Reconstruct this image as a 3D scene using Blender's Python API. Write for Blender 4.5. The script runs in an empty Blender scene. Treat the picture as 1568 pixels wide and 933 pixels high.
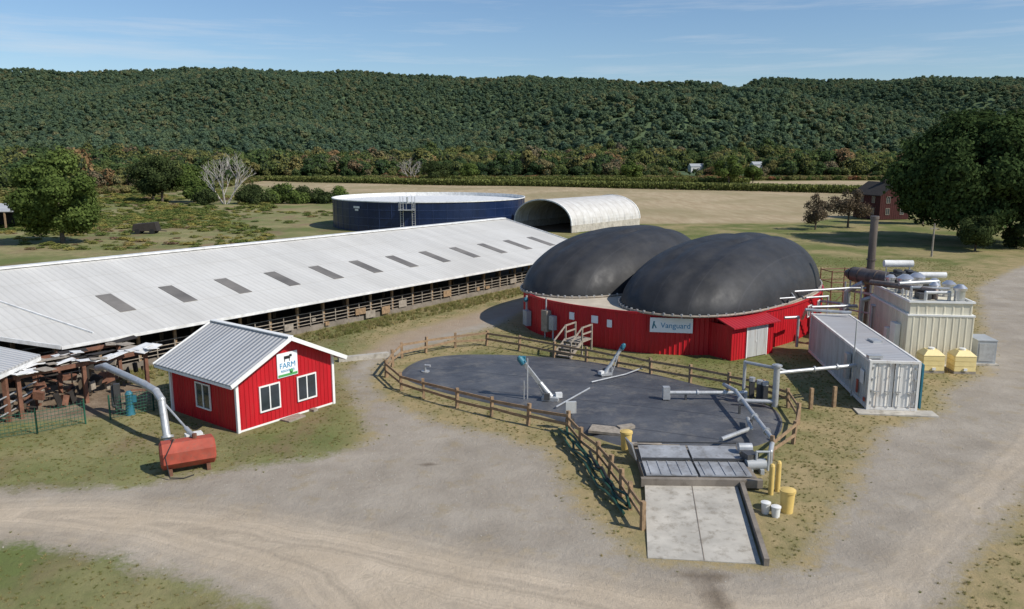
import bpy, math, random
import numpy as np
from mathutils import Vector, Matrix
random.seed(7); rng=np.random.default_rng(7)
scene=bpy.context.scene
COL=scene.collection

# ------------------------------------------------------------ materials
def newmat(name):
    m=bpy.data.materials.new(name); m.use_nodes=True
    nt=m.node_tree; nt.nodes.clear()
    o=nt.nodes.new('ShaderNodeOutputMaterial'); b=nt.nodes.new('ShaderNodeBsdfPrincipled')
    nt.links.new(b.outputs[0],o.inputs[0])
    return m,nt,b
def N(nt,t,**k):
    n=nt.nodes.new(t)
    for a,v in k.items(): setattr(n,a,v)
    return n
def mix(nt,fac,a,b,mode='MIX'):
    n=N(nt,'ShaderNodeMix',data_type='RGBA',blend_type=mode)
    for s,v in ((0,fac),(6,a),(7,b)):
        if hasattr(v,'is_output'): nt.links.new(v,n.inputs[s])
        elif s==0: n.inputs[0].default_value=v
        else: n.inputs[s].default_value=(v[0],v[1],v[2],1)
    return n.outputs[2]
def math_(nt,op,a,b=0.0,c=0.0,clamp=False):
    n=N(nt,'ShaderNodeMath',operation=op,use_clamp=clamp)
    for i,v in enumerate((a,b,c)):
        if hasattr(v,'is_output'): nt.links.new(v,n.inputs[i])
        else: n.inputs[i].default_value=v
    return n.outputs[0]
def noise(nt,scale,detail=4,vec=None,rough=.6):
    n=N(nt,'ShaderNodeTexNoise'); n.inputs['Scale'].default_value=scale
    n.inputs['Detail'].default_value=detail; n.inputs['Roughness'].default_value=rough
    if vec is not None: nt.links.new(vec,n.inputs['Vector'])
    return n.outputs[0]
def ramp(nt,fac,stops):
    n=N(nt,'ShaderNodeValToRGB'); e=n.color_ramp.elements
    e[0].position=stops[0][0]; e[1].position=stops[-1][0]
    def c(v): return (v,v,v,1) if not hasattr(v,'__len__') else (*v,1)
    e[0].color=c(stops[0][1]); e[1].color=c(stops[-1][1])
    for p,v in stops[1:-1]:
        x=e.new(p); x.color=c(v)
    nt.links.new(fac,n.inputs[0]); return n.outputs[0]
def objco(nt): return N(nt,'ShaderNodeTexCoord').outputs['Object']
def mapping(nt,vec,scale=(1,1,1),rot=(0,0,0)):
    n=N(nt,'ShaderNodeMapping'); n.inputs['Scale'].default_value=scale; n.inputs['Rotation'].default_value=rot
    nt.links.new(vec,n.inputs['Vector']); return n.outputs[0]
def bump(nt,b,h,strength=.3,dist=.05):
    n=N(nt,'ShaderNodeBump'); n.inputs['Strength'].default_value=strength; n.inputs['Distance'].default_value=dist
    nt.links.new(h,n.inputs['Height']); nt.links.new(n.outputs[0],b.inputs['Normal'])
def mat(name,col,rough=.6,metal=0,var=.22,scale=1.5,dirt=None,dirtamt=.25,streak=False,bmp=.15,spec=.4):
    m,nt,b=newmat(name); oc=objco(nt)
    v=mapping(nt,oc,(1,1,.15)) if streak else oc
    n1=noise(nt,scale,6,v)
    lo=[c*(1-var) for c in col]; hi=[min(1,c*(1+var)) for c in col]
    c=mix(nt,ramp(nt,n1,[(.3,0.),(.7,1.)]),lo,hi)
    if dirt:
        n2=noise(nt,scale*2.7,8,v,.7)
        c=mix(nt,math_(nt,'MULTIPLY',ramp(nt,n2,[(.5,0.),(.72,1.)]),dirtamt),c,dirt)
    nt.links.new(c,b.inputs['Base Color'])
    b.inputs['Roughness'].default_value=rough; b.inputs['Metallic'].default_value=metal
    b.inputs['Specular IOR Level'].default_value=spec
    if bmp: bump(nt,b,noise(nt,scale*8,5,oc),bmp,.02)
    return m
M={}
M['white']=mat('white_paint',(.72,.72,.70),.5,dirt=(.35,.30,.24))
M['trim']=mat('white_trim',(.78,.78,.75),.5,var=.08)
M['red']=mat('red_siding',(.47,.010,.018),.45,var=.18,dirt=(.28,.04,.035),dirtamt=.4,streak=True)
M['reddark']=mat('shaded_red_wood',(.055,.012,.010),.85)  # farmhouse red, darkened so the colour carries the maple's shade
M['glass']=mat('window_glass',(.03,.04,.05),.08,var=.3,bmp=0,spec=.8)
M['wood']=mat('weathered_timber',(.30,.20,.115),.85,var=.35,scale=5,dirt=(.12,.09,.06))
M['greywood']=mat('grey_timber',(.30,.26,.21),.85,var=.3,scale=5)
M['conc']=mat('concrete',(.45,.42,.36),.85,var=.22,scale=.9,dirt=(.17,.14,.10),dirtamt=.8)
M['kerb']=mat('stained_barn_kerb',(.22,.19,.155),.9,var=.3,scale=.8,dirt=(.09,.07,.05),dirtamt=.7)
M['tanconc']=mat('tan_concrete_roof',(.48,.42,.33),.85,var=.18,scale=.8,dirt=(.3,.25,.2))
M['galv']=mat('galvanised_steel',(.50,.51,.51),.42,.45,var=.18,dirt=(.2,.18,.16),dirtamt=.4)
M['cover']=mat('worn_steel_cover',(.34,.35,.36),.6,.2,var=.3,scale=1.1,dirt=(.14,.12,.10),dirtamt=.75)
M['steeldark']=mat('dark_steel',(.10,.10,.10),.5,.5)
M['stack']=mat('sooty_stack_steel',(.19,.155,.135),.5,.5,dirt=(.07,.05,.04),dirtamt=.6,streak=True)
M['rust']=mat('rusty_steel',(.20,.095,.06),.75,.1,var=.35,scale=3,dirt=(.09,.05,.035),dirtamt=.6)
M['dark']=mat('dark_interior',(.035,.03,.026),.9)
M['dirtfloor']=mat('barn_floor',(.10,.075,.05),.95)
M['teal']=mat('teal_motor_paint',(.03,.16,.22),.5,dirt=(.12,.14,.14))
M['blue']=mat('blue_glass_lined_steel',(.010,.022,.066),.32,.1,var=.35,scale=.25)
M['bluelight']=mat('blue_steel_seam',(.03,.05,.12),.35)
M['yellow']=mat('yellow_plastic',(.70,.50,.16),.5,var=.15,dirt=(.4,.3,.15))
M['cream']=mat('cream_plastic',(.82,.66,.30),.45,var=.1,dirt=(.5,.4,.2))
M['bucket']=mat('white_plastic',(.75,.75,.72),.4,var=.08)
M['beige']=mat('beige_siding',(.66,.62,.49),.55,var=.14,dirt=(.35,.27,.18),dirtamt=.4,streak=True)
M['contside']=mat('container_side_grey',(.50,.51,.50),.5,.1,var=.15,dirt=(.25,.17,.11),dirtamt=.5,streak=True)
M['contwhite']=mat('container_white',(.78,.76,.71),.45,var=.1,dirt=(.38,.24,.14),dirtamt=.6,streak=True)
M['orange']=mat('orange_red_tank',(.38,.075,.045),.7,var=.3,dirt=(.20,.10,.07),dirtamt=.65)
M['hose']=mat('green_hose',(.02,.07,.045),.5)
M['rubber']=mat('black_rubber',(.02,.02,.02),.6)
M['greenmesh']=mat('green_mesh_fence',(.02,.10,.06),.6)
M['sign']=mat('sign_white',(.80,.82,.84),.4,var=.04,bmp=0)
M['signblue']=mat('sign_blue',(.03,.25,.45),.5,var=.05,bmp=0)
M['signgreen']=mat('sign_green',(.08,.35,.10),.5,var=.05,bmp=0)
M['black']=mat('black_print',(.02,.02,.02),.5,var=.05,bmp=0)
M['chrome']=mat('bright_steel',(.66,.66,.66),.28,.75,var=.12)
M['bark']=mat('bark',(.10,.08,.06),.9,var=.3,scale=3)
M['deadbark']=mat('dead_bark',(.42,.39,.35),.9,var=.2,scale=2)
M['grey']=mat('grey_enclosure',(.36,.38,.39),.5,var=.12)

def corrugated(name,col,axis='X',period=.25,strength=.6,dirt=(.42,.40,.36),rough=.45,metal=.15,seam=None):
    m,nt,b=newmat(name); oc=objco(nt)
    sep=N(nt,'ShaderNodeSeparateXYZ'); nt.links.new(oc,sep.inputs[0])
    ax=sep.outputs[axis]
    w=math_(nt,'SINE',math_(nt,'MULTIPLY',ax,2*math.pi/period))
    n1=noise(nt,.35,5,mapping(nt,oc,(1,.25,1) if axis=='X' else (.25,1,1)))
    c=mix(nt,ramp(nt,n1,[(.35,0.),(.65,1.)]),[k*.86 for k in col],[min(1,k*1.06) for k in col])
    n2=noise(nt,3,8,mapping(nt,oc,(3,.3,1) if axis=='X' else (.3,3,1)),.7)
    c=mix(nt,math_(nt,'MULTIPLY',ramp(nt,n2,[(.48,0.),(.72,1.)]),.5),c,dirt)
    n3=noise(nt,.12,5,oc,.6)
    c=mix(nt,math_(nt,'MULTIPLY',ramp(nt,n3,[(.45,0.),(.65,1.)]),.35),c,dirt)
    fl=math_(nt,'FLOOR',math_(nt,'DIVIDE',ax,.95))
    wn=N(nt,'ShaderNodeTexWhiteNoise',noise_dimensions='1D'); nt.links.new(fl,wn.inputs['W'])
    c=mix(nt,.4,c,mix(nt,wn.outputs[0],[k*.84 for k in col],[min(1,k*1.05) for k in col]))
    if seam:
        s=math_(nt,'PINGPONG',sep.outputs['Y'],seam/2)
        c=mix(nt,math_(nt,'MULTIPLY',math_(nt,'LESS_THAN',s,.05),.35),c,dirt)
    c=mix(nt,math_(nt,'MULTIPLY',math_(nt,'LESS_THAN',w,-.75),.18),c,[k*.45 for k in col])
    nt.links.new(c,b.inputs['Base Color']); b.inputs['Roughness'].default_value=rough; b.inputs['Metallic'].default_value=metal
    bump(nt,b,w,strength,.03)
    return m
M['barnroof']=corrugated('barn_roof_metal',(.60,.59,.555),'X',.45,.3,seam=3.4,dirt=(.42,.395,.345),rough=.65,metal=.0)
M['shedroof']=corrugated('shed_roof_metal',(.56,.56,.55),'Y',.3,.8)
M['controof']=corrugated('container_roof',(.50,.50,.50),'Y',.36,.7,dirt=(.3,.22,.15))
M['redroof']=corrugated('red_roof_metal',(.46,.02,.03),'X',.3,.6,dirt=(.3,.05,.05))

m,nt,b=newmat('white_fabric'); oc=objco(nt)
sep=N(nt,'ShaderNodeSeparateXYZ'); nt.links.new(oc,sep.inputs[0])
s=math_(nt,'PINGPONG',sep.outputs['X'],.9)
c=mix(nt,ramp(nt,noise(nt,.8,6,oc),[(.35,0.),(.65,1.)]),(.50,.48,.44),(.62,.61,.58))
c=mix(nt,math_(nt,'MULTIPLY',math_(nt,'LESS_THAN',s,.12),.3),c,(.3,.28,.25))
nt.links.new(c,b.inputs['Base Color']); b.inputs['Roughness'].default_value=.6
bump(nt,b,ramp(nt,s,[(0,1.),(.5,0.)]),.5,.1); M['fabric']=m
m,nt,b=newmat('black_membrane'); oc=objco(nt)
sep=N(nt,'ShaderNodeSeparateXYZ'); nt.links.new(oc,sep.inputs[0])
c=mix(nt,ramp(nt,noise(nt,.5,6,oc),[(.35,0.),(.7,1.)]),(.022,.0225,.024),(.040,.0405,.043))
s=math_(nt,'PINGPONG',sep.outputs['Y'],1.1)
c=mix(nt,math_(nt,'MULTIPLY',math_(nt,'LESS_THAN',s,.03),.35),c,(.055,.055,.06))
c=mix(nt,math_(nt,'MULTIPLY',ramp(nt,noise(nt,.9,8,mapping(nt,oc,(.5,1,1)),.7),[(.5,0.),(.7,1.)]),.35),c,(.07,.066,.06))
nt.links.new(c,b.inputs['Base Color'])
nt.links.new(ramp(nt,noise(nt,1.3,5,oc),[(.3,.50),(.7,.66)]),b.inputs['Roughness']); b.inputs['Specular IOR Level'].default_value=.34
h=math_(nt,'ADD',math_(nt,'MULTIPLY',noise(nt,.35,2,mapping(nt,oc,(.35,1,.8))),1.0),math_(nt,'MULTIPLY',noise(nt,2.2,3,oc),.05))
bump(nt,b,h,.5,.5); M['membrane']=m
m,nt,b=newmat('pad_liner'); oc=objco(nt)
c=mix(nt,ramp(nt,noise(nt,.25,7,oc,.65),[(.38,0.),(.62,1.)]),(.055,.058,.066),(.105,.108,.115))
c=mix(nt,math_(nt,'MULTIPLY',ramp(nt,noise(nt,1.1,8,oc,.7),[(.50,0.),(.70,1.)]),.6),c,(.20,.185,.16))
sep=N(nt,'ShaderNodeSeparateXYZ'); nt.links.new(mapping(nt,oc,rot=(0,0,.35)),sep.inputs[0])
s=math_(nt,'PINGPONG',sep.outputs['Y'],1.6)
c=mix(nt,math_(nt,'MULTIPLY',math_(nt,'LESS_THAN',s,.05),.5),c,(.02,.02,.022))
nt.links.new(c,b.inputs['Base Color']); b.inputs['Roughness'].default_value=.5
bump(nt,b,noise(nt,1.2,5,mapping(nt,oc,(1,2,1),(0,0,.35))),.6,.15); M['pad']=m

def foliage(name,stops,objrand=.55,lo=.6,gain=.85,patch=0,tr=.25):
    m=bpy.data.materials.new(name); m.use_nodes=True; nt=m.node_tree; nt.nodes.clear()
    o=nt.nodes.new('ShaderNodeOutputMaterial'); d=nt.nodes.new('ShaderNodeBsdfDiffuse'); t=nt.nodes.new('ShaderNodeBsdfTranslucent'); ms=nt.nodes.new('ShaderNodeMixShader')
    at=N(nt,'ShaderNodeAttribute',attribute_name='tint'); oi=N(nt,'ShaderNodeObjectInfo')
    f=oi.outputs['Random'] if objrand>0 else at.outputs['Fac']
    if patch:
        pn=noise(nt,patch,4,oi.outputs['Location'],.6)
        f=math_(nt,'ADD',f,math_(nt,'MULTIPLY',math_(nt,'SUBTRACT',pn,.52),1.3),0,True)
    base=ramp(nt,f,stops)
    v=math_(nt,'ADD',lo,math_(nt,'MULTIPLY',at.outputs['Fac'],gain))
    hs=N(nt,'ShaderNodeHueSaturation'); nt.links.new(base,hs.inputs['Color']); nt.links.new(v,hs.inputs['Value'])
    nt.links.new(hs.outputs[0],d.inputs['Color']); nt.links.new(hs.outputs[0],t.inputs['Color']); ms.inputs[0].default_value=tr
    nt.links.new(d.outputs[0],ms.inputs[1]); nt.links.new(t.outputs[0],ms.inputs[2]); nt.links.new(ms.outputs[0],o.inputs[0])
    return m
M['hillleaf']=foliage('hazy_hill_foliage',[(0,(.082,.130,.086)),(.3,(.100,.150,.088)),(.6,(.122,.168,.090)),(.85,(.155,.185,.092)),(1,(.20,.195,.10))],.55,.8,.5,.006,.35)  # distance haze painted in: leaf colours made paler and bluer
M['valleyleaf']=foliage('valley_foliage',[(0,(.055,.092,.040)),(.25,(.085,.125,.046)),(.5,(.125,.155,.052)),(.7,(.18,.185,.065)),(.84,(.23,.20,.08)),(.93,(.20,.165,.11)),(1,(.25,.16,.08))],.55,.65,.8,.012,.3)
M['maple']=foliage('maple_foliage',[(0,(.040,.066,.024)),(1,(.068,.102,.034))],0)
M['leafmid']=foliage('green_foliage',[(0,(.070,.108,.028)),(1,(.125,.165,.046))],0)
M['leafbrown']=foliage('brown_foliage',[(0,(.08,.07,.05)),(1,(.16,.12,.08))],0)
M['conifer']=foliage('dark_shrub_foliage',[(0,(.036,.056,.022)),(1,(.072,.092,.034))],0)
M['meadowleaf']=foliage('meadow_foliage',[(0,(.10,.14,.04)),(.4,(.16,.19,.055)),(.7,(.24,.24,.075)),(.9,(.32,.27,.08)),(1,(.22,.15,.10))],.5,.8,.4,.03)
M['edgeleaf']=foliage('thicket_foliage',[(0,(.08,.12,.035)),(.4,(.15,.16,.055)),(.75,(.21,.19,.075)),(.93,(.23,.17,.09)),(1,(.26,.13,.07))],.5,.7,.6,.03)
M['grassleaf']=foliage('grass_blades',[(0,(.15,.17,.05)),(.4,(.22,.21,.08)),(1,(.36,.29,.14))],.5,.9,.3)
M['corn']=foliage('corn_leaves',[(0,(.08,.11,.03)),(1,(.17,.18,.06))],0)
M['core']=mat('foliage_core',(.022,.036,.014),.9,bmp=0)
M['corefar']=mat('distant_foliage_core',(.075,.115,.070),.9,bmp=0)  # paler than the near core, lifts the shaded gaps in far crowns

# ------------------------------------------------------------ mesh builder
class MB:
    def __init__(s): s.v=[];s.f=[];s.m=[]
    def face(s,pts,m=0):
        i=len(s.v); s.v+= [tuple(p) for p in pts]; s.f.append(tuple(range(i,i+len(pts)))); s.m.append(m)
    def hexa(s,p,m=0):
        i=len(s.v); s.v+=[tuple(q) for q in p]
        for f in ((3,2,1,0),(4,5,6,7),(0,1,5,4),(1,2,6,5),(2,3,7,6),(3,0,4,7)):
            s.f.append(tuple(i+k for k in f)); s.m.append(m)
    def box(s,x0,x1,y0,y1,z0,z1,m=0):
        s.hexa([(x0,y0,z0),(x1,y0,z0),(x1,y1,z0),(x0,y1,z0),(x0,y0,z1),(x1,y0,z1),(x1,y1,z1),(x0,y1,z1)],m)
    def obox(s,c,size,rz=0,m=0,rx=0,ry=0):
        R=Matrix.Rotation(rz,3,'Z')@Matrix.Rotation(ry,3,'Y')@Matrix.Rotation(rx,3,'X')
        a,b_,d=[k/2 for k in size]; P=[]
        for z in (-d,d):
            for x,y in ((-a,-b_),(a,-b_),(a,b_),(-a,b_)): P.append(Vector(c)+R@Vector((x,y,z)))
        s.hexa(P,m)
    def beam(s,p0,p1,w,h,m=0):
        p0=Vector(p0);p1=Vector(p1);d=(p1-p0).normalized()
        up=Vector((0,0,1)) if abs(d.z)<.95 else Vector((0,1,0))
        sd=d.cross(up).normalized(); u=sd.cross(d)
        P=[p0+sd*a+u*b_ for a,b_ in ((-w/2,-h/2),(w/2,-h/2),(w/2,h/2),(-w/2,h/2))]
        Q=[p1+sd*a+u*b_ for a,b_ in ((-w/2,-h/2),(w/2,-h/2),(w/2,h/2),(-w/2,h/2))]
        s.hexa(P+Q,m)
    def tube(s,p0,p1,r0,r1=None,n=12,m=0,caps=True):
        if r1 is None:r1=r0
        p0=Vector(p0);p1=Vector(p1);d=(p1-p0).normalized()
        up=Vector((0,0,1)) if abs(d.z)<.95 else Vector((1,0,0))
        a=d.cross(up).normalized(); b_=a.cross(d); i=len(s.v)
        for p,r in ((p0,r0),(p1,r1)):
            for k in range(n):
                t=2*math.pi*k/n; s.v.append(tuple(p+a*(r*math.cos(t))+b_*(r*math.sin(t))))
        for k in range(n):
            l=(k+1)%n; s.f.append((i+k,i+l,i+n+l,i+n+k)); s.m.append(m)
        if caps:
            s.f.append(tuple(range(i+n-1,i-1,-1))); s.m.append(m); s.f.append(tuple(range(i+n,i+2*n))); s.m.append(m)
    def ball(s,c,r,m=0,n=8,sz=1):
        i=len(s.v);K=n//2
        for a in range(K+1):
            ph=math.pi*a/K
            for k in range(n):
                t=2*math.pi*k/n
                s.v.append((c[0]+r*math.sin(ph)*math.cos(t),c[1]+r*math.sin(ph)*math.sin(t),c[2]+r*sz*math.cos(ph)))
        for a in range(K):
            for k in range(n):
                l=(k+1)%n; s.f.append((i+a*n+k,i+(a+1)*n+k,i+(a+1)*n+l,i+a*n+l)); s.m.append(m)
    def pipe(s,path,r,n=12,m=0):
        for a,b_ in zip(path[:-1],path[1:]): s.tube(a,b_,r,r,n,m)
        for p in path[1:-1]: s.ball(p,r*1.08,m,n)
    def prism(s,poly,z0,z1,m=0):
        i=len(s.v);n=len(poly)
        s.v+=[(x,y,z0) for x,y in poly]+[(x,y,z1) for x,y in poly]
        s.f.append(tuple(i+k for k in range(n-1,-1,-1)));s.m.append(m)
        s.f.append(tuple(i+n+k for k in range(n)));s.m.append(m)
        for k in range(n):
            l=(k+1)%n; s.f.append((i+k,i+l,i+n+l,i+n+k));s.m.append(m)
    def done(s,name,mats,parent=None,smooth=False,loc=None,rz=0,scale=1):
        me=bpy.data.meshes.new(name); me.from_pydata(s.v,[],s.f)
        if not isinstance(mats,(list,tuple)): mats=[mats]
        for q in mats: me.materials.append(M[q] if isinstance(q,str) else q)
        me.polygons.foreach_set('material_index',s.m)
        if smooth:
            me.polygons.foreach_set('use_smooth',[True]*len(me.polygons))
            try: me.set_sharp_from_angle(angle=math.radians(40))
            except Exception: pass
        me.update()
        o=bpy.data.objects.new(name,me); COL.objects.link(o)
        if parent: o.parent=parent
        if loc: o.location=loc
        o.rotation_euler[2]=rz
        return o
def group(name,loc=(0,0,0),rz=0,sc=1):
    e=bpy.data.objects.new(name,None); e.empty_display_size=.5; COL.objects.link(e)
    e.location=loc; e.rotation_euler[2]=rz; e.scale=(sc,sc,sc); return e
def text(name,body,size,mt,parent,loc,rot):
    c=bpy.data.curves.new(name,'FONT'); c.body=body; c.size=size; c.align_x='CENTER'; c.align_y='CENTER'; c.extrude=.004
    t=bpy.data.objects.new(name+'_t',c); COL.objects.link(t); bpy.context.view_layer.update()
    me=bpy.data.meshes.new_from_object(t.evaluated_get(bpy.context.evaluated_depsgraph_get()))
    bpy.data.objects.remove(t); me.materials.clear(); me.materials.append(M[mt])
    o=bpy.data.objects.new(name,me); COL.objects.link(o); o.parent=parent; o.location=loc; o.rotation_euler=rot
    return o
def chaikin(p,it=2):
    for _ in range(it):
        q=[]
        for i in range(len(p)):
            a=p[i];b_=p[(i+1)%len(p)]
            q.append((a[0]*.75+b_[0]*.25,a[1]*.75+b_[1]*.25)); q.append((a[0]*.25+b_[0]*.75,a[1]*.25+b_[1]*.75))
        p=q
    return p

# ------------------------------------------------------------ terrain
def hz(x,y):
    x=np.asarray(x,float);y=np.asarray(y,float)
    t=np.clip((y-640)/(1700-640),0,1)
    u=x/np.maximum(y,1)
    Hr=np.interp(u,[-1.2,-.64,-.48,-.34,-.25,-.15,0,.12,.25,.267,.273,.28,.33,.45,.64,1.2],[166,180,177,181,177,170,164,159,155,145,143,153,162,160,164,156])
    prof=.12*t+.88*t**1.6
    sp=np.sin(x/105+1.3*np.sin(y/230))*.6+np.sin(x/47+y/90+2)*.22+np.sin(x/200-y/170)*.6
    lo=np.exp(-((y-900)/110)**2)*(14+10*np.sin(x/190+1)+6*np.sin(x/70))
    g=np.exp(-((u-.274-.06*(1-t))/.010)**2)*22*np.clip(t*2-.7,0,1)
    z=Hr*prof+sp*38*np.clip(t*(1-t)*4,0,1)**1.3+lo-g+(np.sin(x/63)*2.5+np.sin(x/27+1)*1.5)*np.clip(t*3-2,0,1)
    z=z-np.clip((y-1720)/900,0,1)*120
    und=(np.sin(x/17+1)*np.sin(y/23)*.18)*np.clip((y-105)/60,0,1)
    return z+und*(y<640)
def sd(px,py,poly):
    P=np.array(poly,float);Q=np.roll(P,-1,0)
    d=np.full(px.shape,1e9);ins=np.zeros(px.shape,bool)
    for (ax,ay),(bx,by) in zip(P,Q):
        ex,ey=bx-ax,by-ay; wx,wy=px-ax,py-ay
        t=np.clip((wx*ex+wy*ey)/(ex*ex+ey*ey+1e-9),0,1)
        d=np.minimum(d,np.hypot(wx-ex*t,wy-ey*t))
        c=((ay>py)!=(by>py))
        with np.errstate(divide='ignore',invalid='ignore'):
            xi=ax+(py-ay)*(bx-ax)/((by-ay) if by!=ay else 1e-9)
        ins^=(c&(px<xi))
    return np.where(ins,d,-d)
GR=[(-70,29.2),(-20,29.3),(-15,29.6),(-13.8,30.2),(-12,31.2),(-9.8,32),(-7.5,33.1),(-6.7,34.6),(-7.7,37.5),(-8.6,40.7),(-10.2,45),(-9.6,50),(-7.2,55.5),(-2.3,64),(0.9,70),(1.1,64.4),(-1,59),(-3.8,54.5),(-6.9,50.6),(-8,47),(-7.9,44),(-6.5,40.6),(-3.7,37.3),(-.5,35.2),(1.9,33.3),(2.2,30.2),(2.7,27.8),(3.7,25.2),(4.3,23.7),(7.9,23.2),(9.2,23.4),(10.2,25.2),(12.8,28.9),(14.7,32.3),(17.3,36.2),(19.8,37.5),(21.9,39.1),(23.1,41.9),(27.9,45.9),(31,51),(35.3,58.8),(45.2,77),(55.2,88.2),(60.7,93.7),(130,150),(140,142),(95,105),(70,80),(45,55),(25,33),(18.5,26.9),(16.3,24.7),(14.6,23),(12.7,20.7),(11,18),(6,2),(-4,2),(-6,18),(-7.7,20.7),(-9.3,21.6),(-11.1,22.4),(-13.4,23.5),(-16.8,24.2),(-25,24.6),(-70,25)]
RD=[(-70,29),(-20,29.1),(-15,29.2),(-10,28.4),(-5,26.8),(0,24.8),(4,23.2),(8,22.4),(11,23.5),(15,28),(20,33),(26,39),(32,47),(40,59),(52,76),(64,90),(130,150),(140,142),(95,105),(70,80),(45,55),(25,33),(18.5,26.9),(16.3,24.7),(14.6,23),(12.7,20.7),(11,18),(6,2),(-4,2),(-6,18),(-7.7,20.7),(-9.3,21.6),(-11.1,22.4),(-13.4,23.5),(-16.8,24.2),(-25,24.6),(-70,25)]
PATH=[(-10.6,48.5),(-8.5,49.5),(-5,55),(-1,61),(2.6,67),(6,76),(3,76),(-3,65),(-9,56)]
TAN=[(-140,395),(-66,268),(-50,235),(-25,190),(12,150),(26,149),(57,153),(85,185),(150,250),(260,330),(260,400),(120,405),(90,400),(0,415),(-140,430)]
YARD=[(-60,20),(-40,31),(-26,36),(-19,37.5),(-18.5,42),(-22,45),(-30,60),(-60,60)]
xs=np.concatenate([-np.geomspace(1900,50,46),np.arange(-48,60.1,.5),np.geomspace(62,1900,46)])
ys=np.concatenate([[-400,-150,-60,-20,-5],np.arange(0,105,.5),np.arange(106,470,3.),np.geomspace(475,3200,70)])
X,Y=np.meshgrid(xs,ys); nx,ny=len(xs),len(ys)
px,py=X.ravel(),Y.ravel(); Z=hz(px,py)
V=np.column_stack([px,py,Z])
idx=np.arange(nx*ny).reshape(ny,nx)
F=np.stack([idx[:-1,:-1],idx[:-1,1:],idx[1:,1:],idx[1:,:-1]],-1).reshape(-1,4)
me=bpy.data.meshes.new('ground'); me.from_pydata(V.tolist(),[],F.tolist())
me.polygons.foreach_set('use_smooth',[True]*len(me.polygons))
def fb(u): return np.interp(u,[-.9,-.62,-.45,-.36,-.31,0,.25,.45,.7,.9],[250,255,285,330,415,428,425,420,380,340])
fores=py-fb(px/np.maximum(py,1))
oil=-np.hypot((px-5.9)/.45,(py-21.4)/1.3); oil=np.maximum(oil,-np.hypot((px-5.9)/.9,(py-22.6)/.35)); oil=np.maximum(oil,-np.hypot((px+3.5)/.7,(py-31.5)/.3)*1.4)
for nm,val in (('grav',sd(px,py,GR)),('road',sd(px,py,RD)),('path',sd(px,py,PATH)),('tan',sd(px,py,TAN)),('yard',sd(px,py,YARD)),('forest',fores),('oil',oil),('meadow',-.17-px/np.maximum(py,1))):
    a=me.attributes.new(nm,'FLOAT','POINT'); a.data.foreach_set('value',np.clip(val,-60,60).astype(np.float32))
ground=bpy.data.objects.new('ground',me); COL.objects.link(ground)
m,nt,b=newmat('ground_surface'); oc=objco(nt)
def att(n): return N(nt,'ShaderNodeAttribute',attribute_name=n).outputs['Fac']
n_a=noise(nt,.9,8,oc,.65); n_b=noise(nt,.12,6,oc,.6); n_c=noise(nt,6,6,oc,.7); n_d=noise(nt,.35,6,oc,.65); n_f=noise(nt,25,3,oc,.7)
def edge(sdv,amp,soft,off=0):
    j=math_(nt,'MULTIPLY',math_(nt,'SUBTRACT',math_(nt,'ADD',math_(nt,'MULTIPLY',n_a,.6),math_(nt,'MULTIPLY',n_c,.4)),.5),amp)
    return math_(nt,'DIVIDE',math_(nt,'ADD',math_(nt,'ADD',sdv,off),j),soft,0,True)
green=mix(nt,ramp(nt,n_d,[(.35,0.),(.65,1.)]),(.115,.140,.040),(.185,.190,.066))
green=mix(nt,math_(nt,'MULTIPLY',ramp(nt,n_c,[(.4,0.),(.7,1.)]),.4),green,(.085,.102,.032))
dry=mix(nt,ramp(nt,n_a,[(.4,0.),(.65,1.)]),(.38,.295,.155),(.26,.225,.105))
dry=mix(nt,math_(nt,'MULTIPLY',ramp(nt,n_f,[(.4,0.),(.7,1.)]),.35),dry,(.17,.14,.07))
grav=att('grav')
fz=math_(nt,'ADD',math_(nt,'ADD',math_(nt,'DIVIDE',grav,7.),1.2),math_(nt,'MULTIPLY',math_(nt,'SUBTRACT',n_d,.5),3.4),0,True)
fz2=math_(nt,'MULTIPLY',ramp(nt,n_b,[(.44,0.),(.60,1.)]),.85)
base=mix(nt,math_(nt,'MAXIMUM',fz,fz2),green,dry)
mead=mix(nt,ramp(nt,noise(nt,.06,6,oc,.65),[(.4,0.),(.5,.5),(.62,1.)]),(.14,.17,.055),(.31,.265,.135))
mead=mix(nt,math_(nt,'MULTIPLY',ramp(nt,n_a,[(.45,0.),(.65,1.)]),.5),mead,(.12,.125,.048))
mead=mix(nt,math_(nt,'MULTIPLY',ramp(nt,noise(nt,.09,5,mapping(nt,oc,(1.7,1.3,1),(0,0,1))),[(.50,0.),(.64,1.)]),.65),mead,(.23,.155,.10))
base=mix(nt,math_(nt,'MULTIPLY',att('meadow'),14.,0,True),base,mead)
tanc=mix(nt,ramp(nt,noise(nt,.5,5,mapping(nt,oc,(1.,.15,1),(0,0,-.6)),.7),[(.35,0.),(.65,1.)]),(.34,.26,.155),(.45,.365,.235))
tanc=mix(nt,ramp(nt,noise(nt,.03,4,oc),[(.42,0.),(.6,.65)]),tanc,(.25,.215,.11))
base=mix(nt,edge(att('tan'),4,2.),base,tanc)
base=mix(nt,edge(att('forest'),6,3.),base,(.09,.13,.065))
dirtc=mix(nt,ramp(nt,n_a,[(.4,0.),(.6,1.)]),(.17,.125,.085),(.27,.21,.15))
base=mix(nt,edge(att('yard'),2,1.),base,dirtc)
g1=mix(nt,ramp(nt,n_d,[(.35,0.),(.65,1.)]),(.31,.27,.215),(.43,.38,.31))
g1=mix(nt,math_(nt,'MULTIPLY',ramp(nt,n_f,[(.35,0.),(.7,1.)]),.5),g1,(.23,.20,.165))
g1=mix(nt,math_(nt,'MULTIPLY',ramp(nt,n_a,[(.54,0.),(.68,1.)]),.6),g1,(.31,.25,.155))
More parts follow.
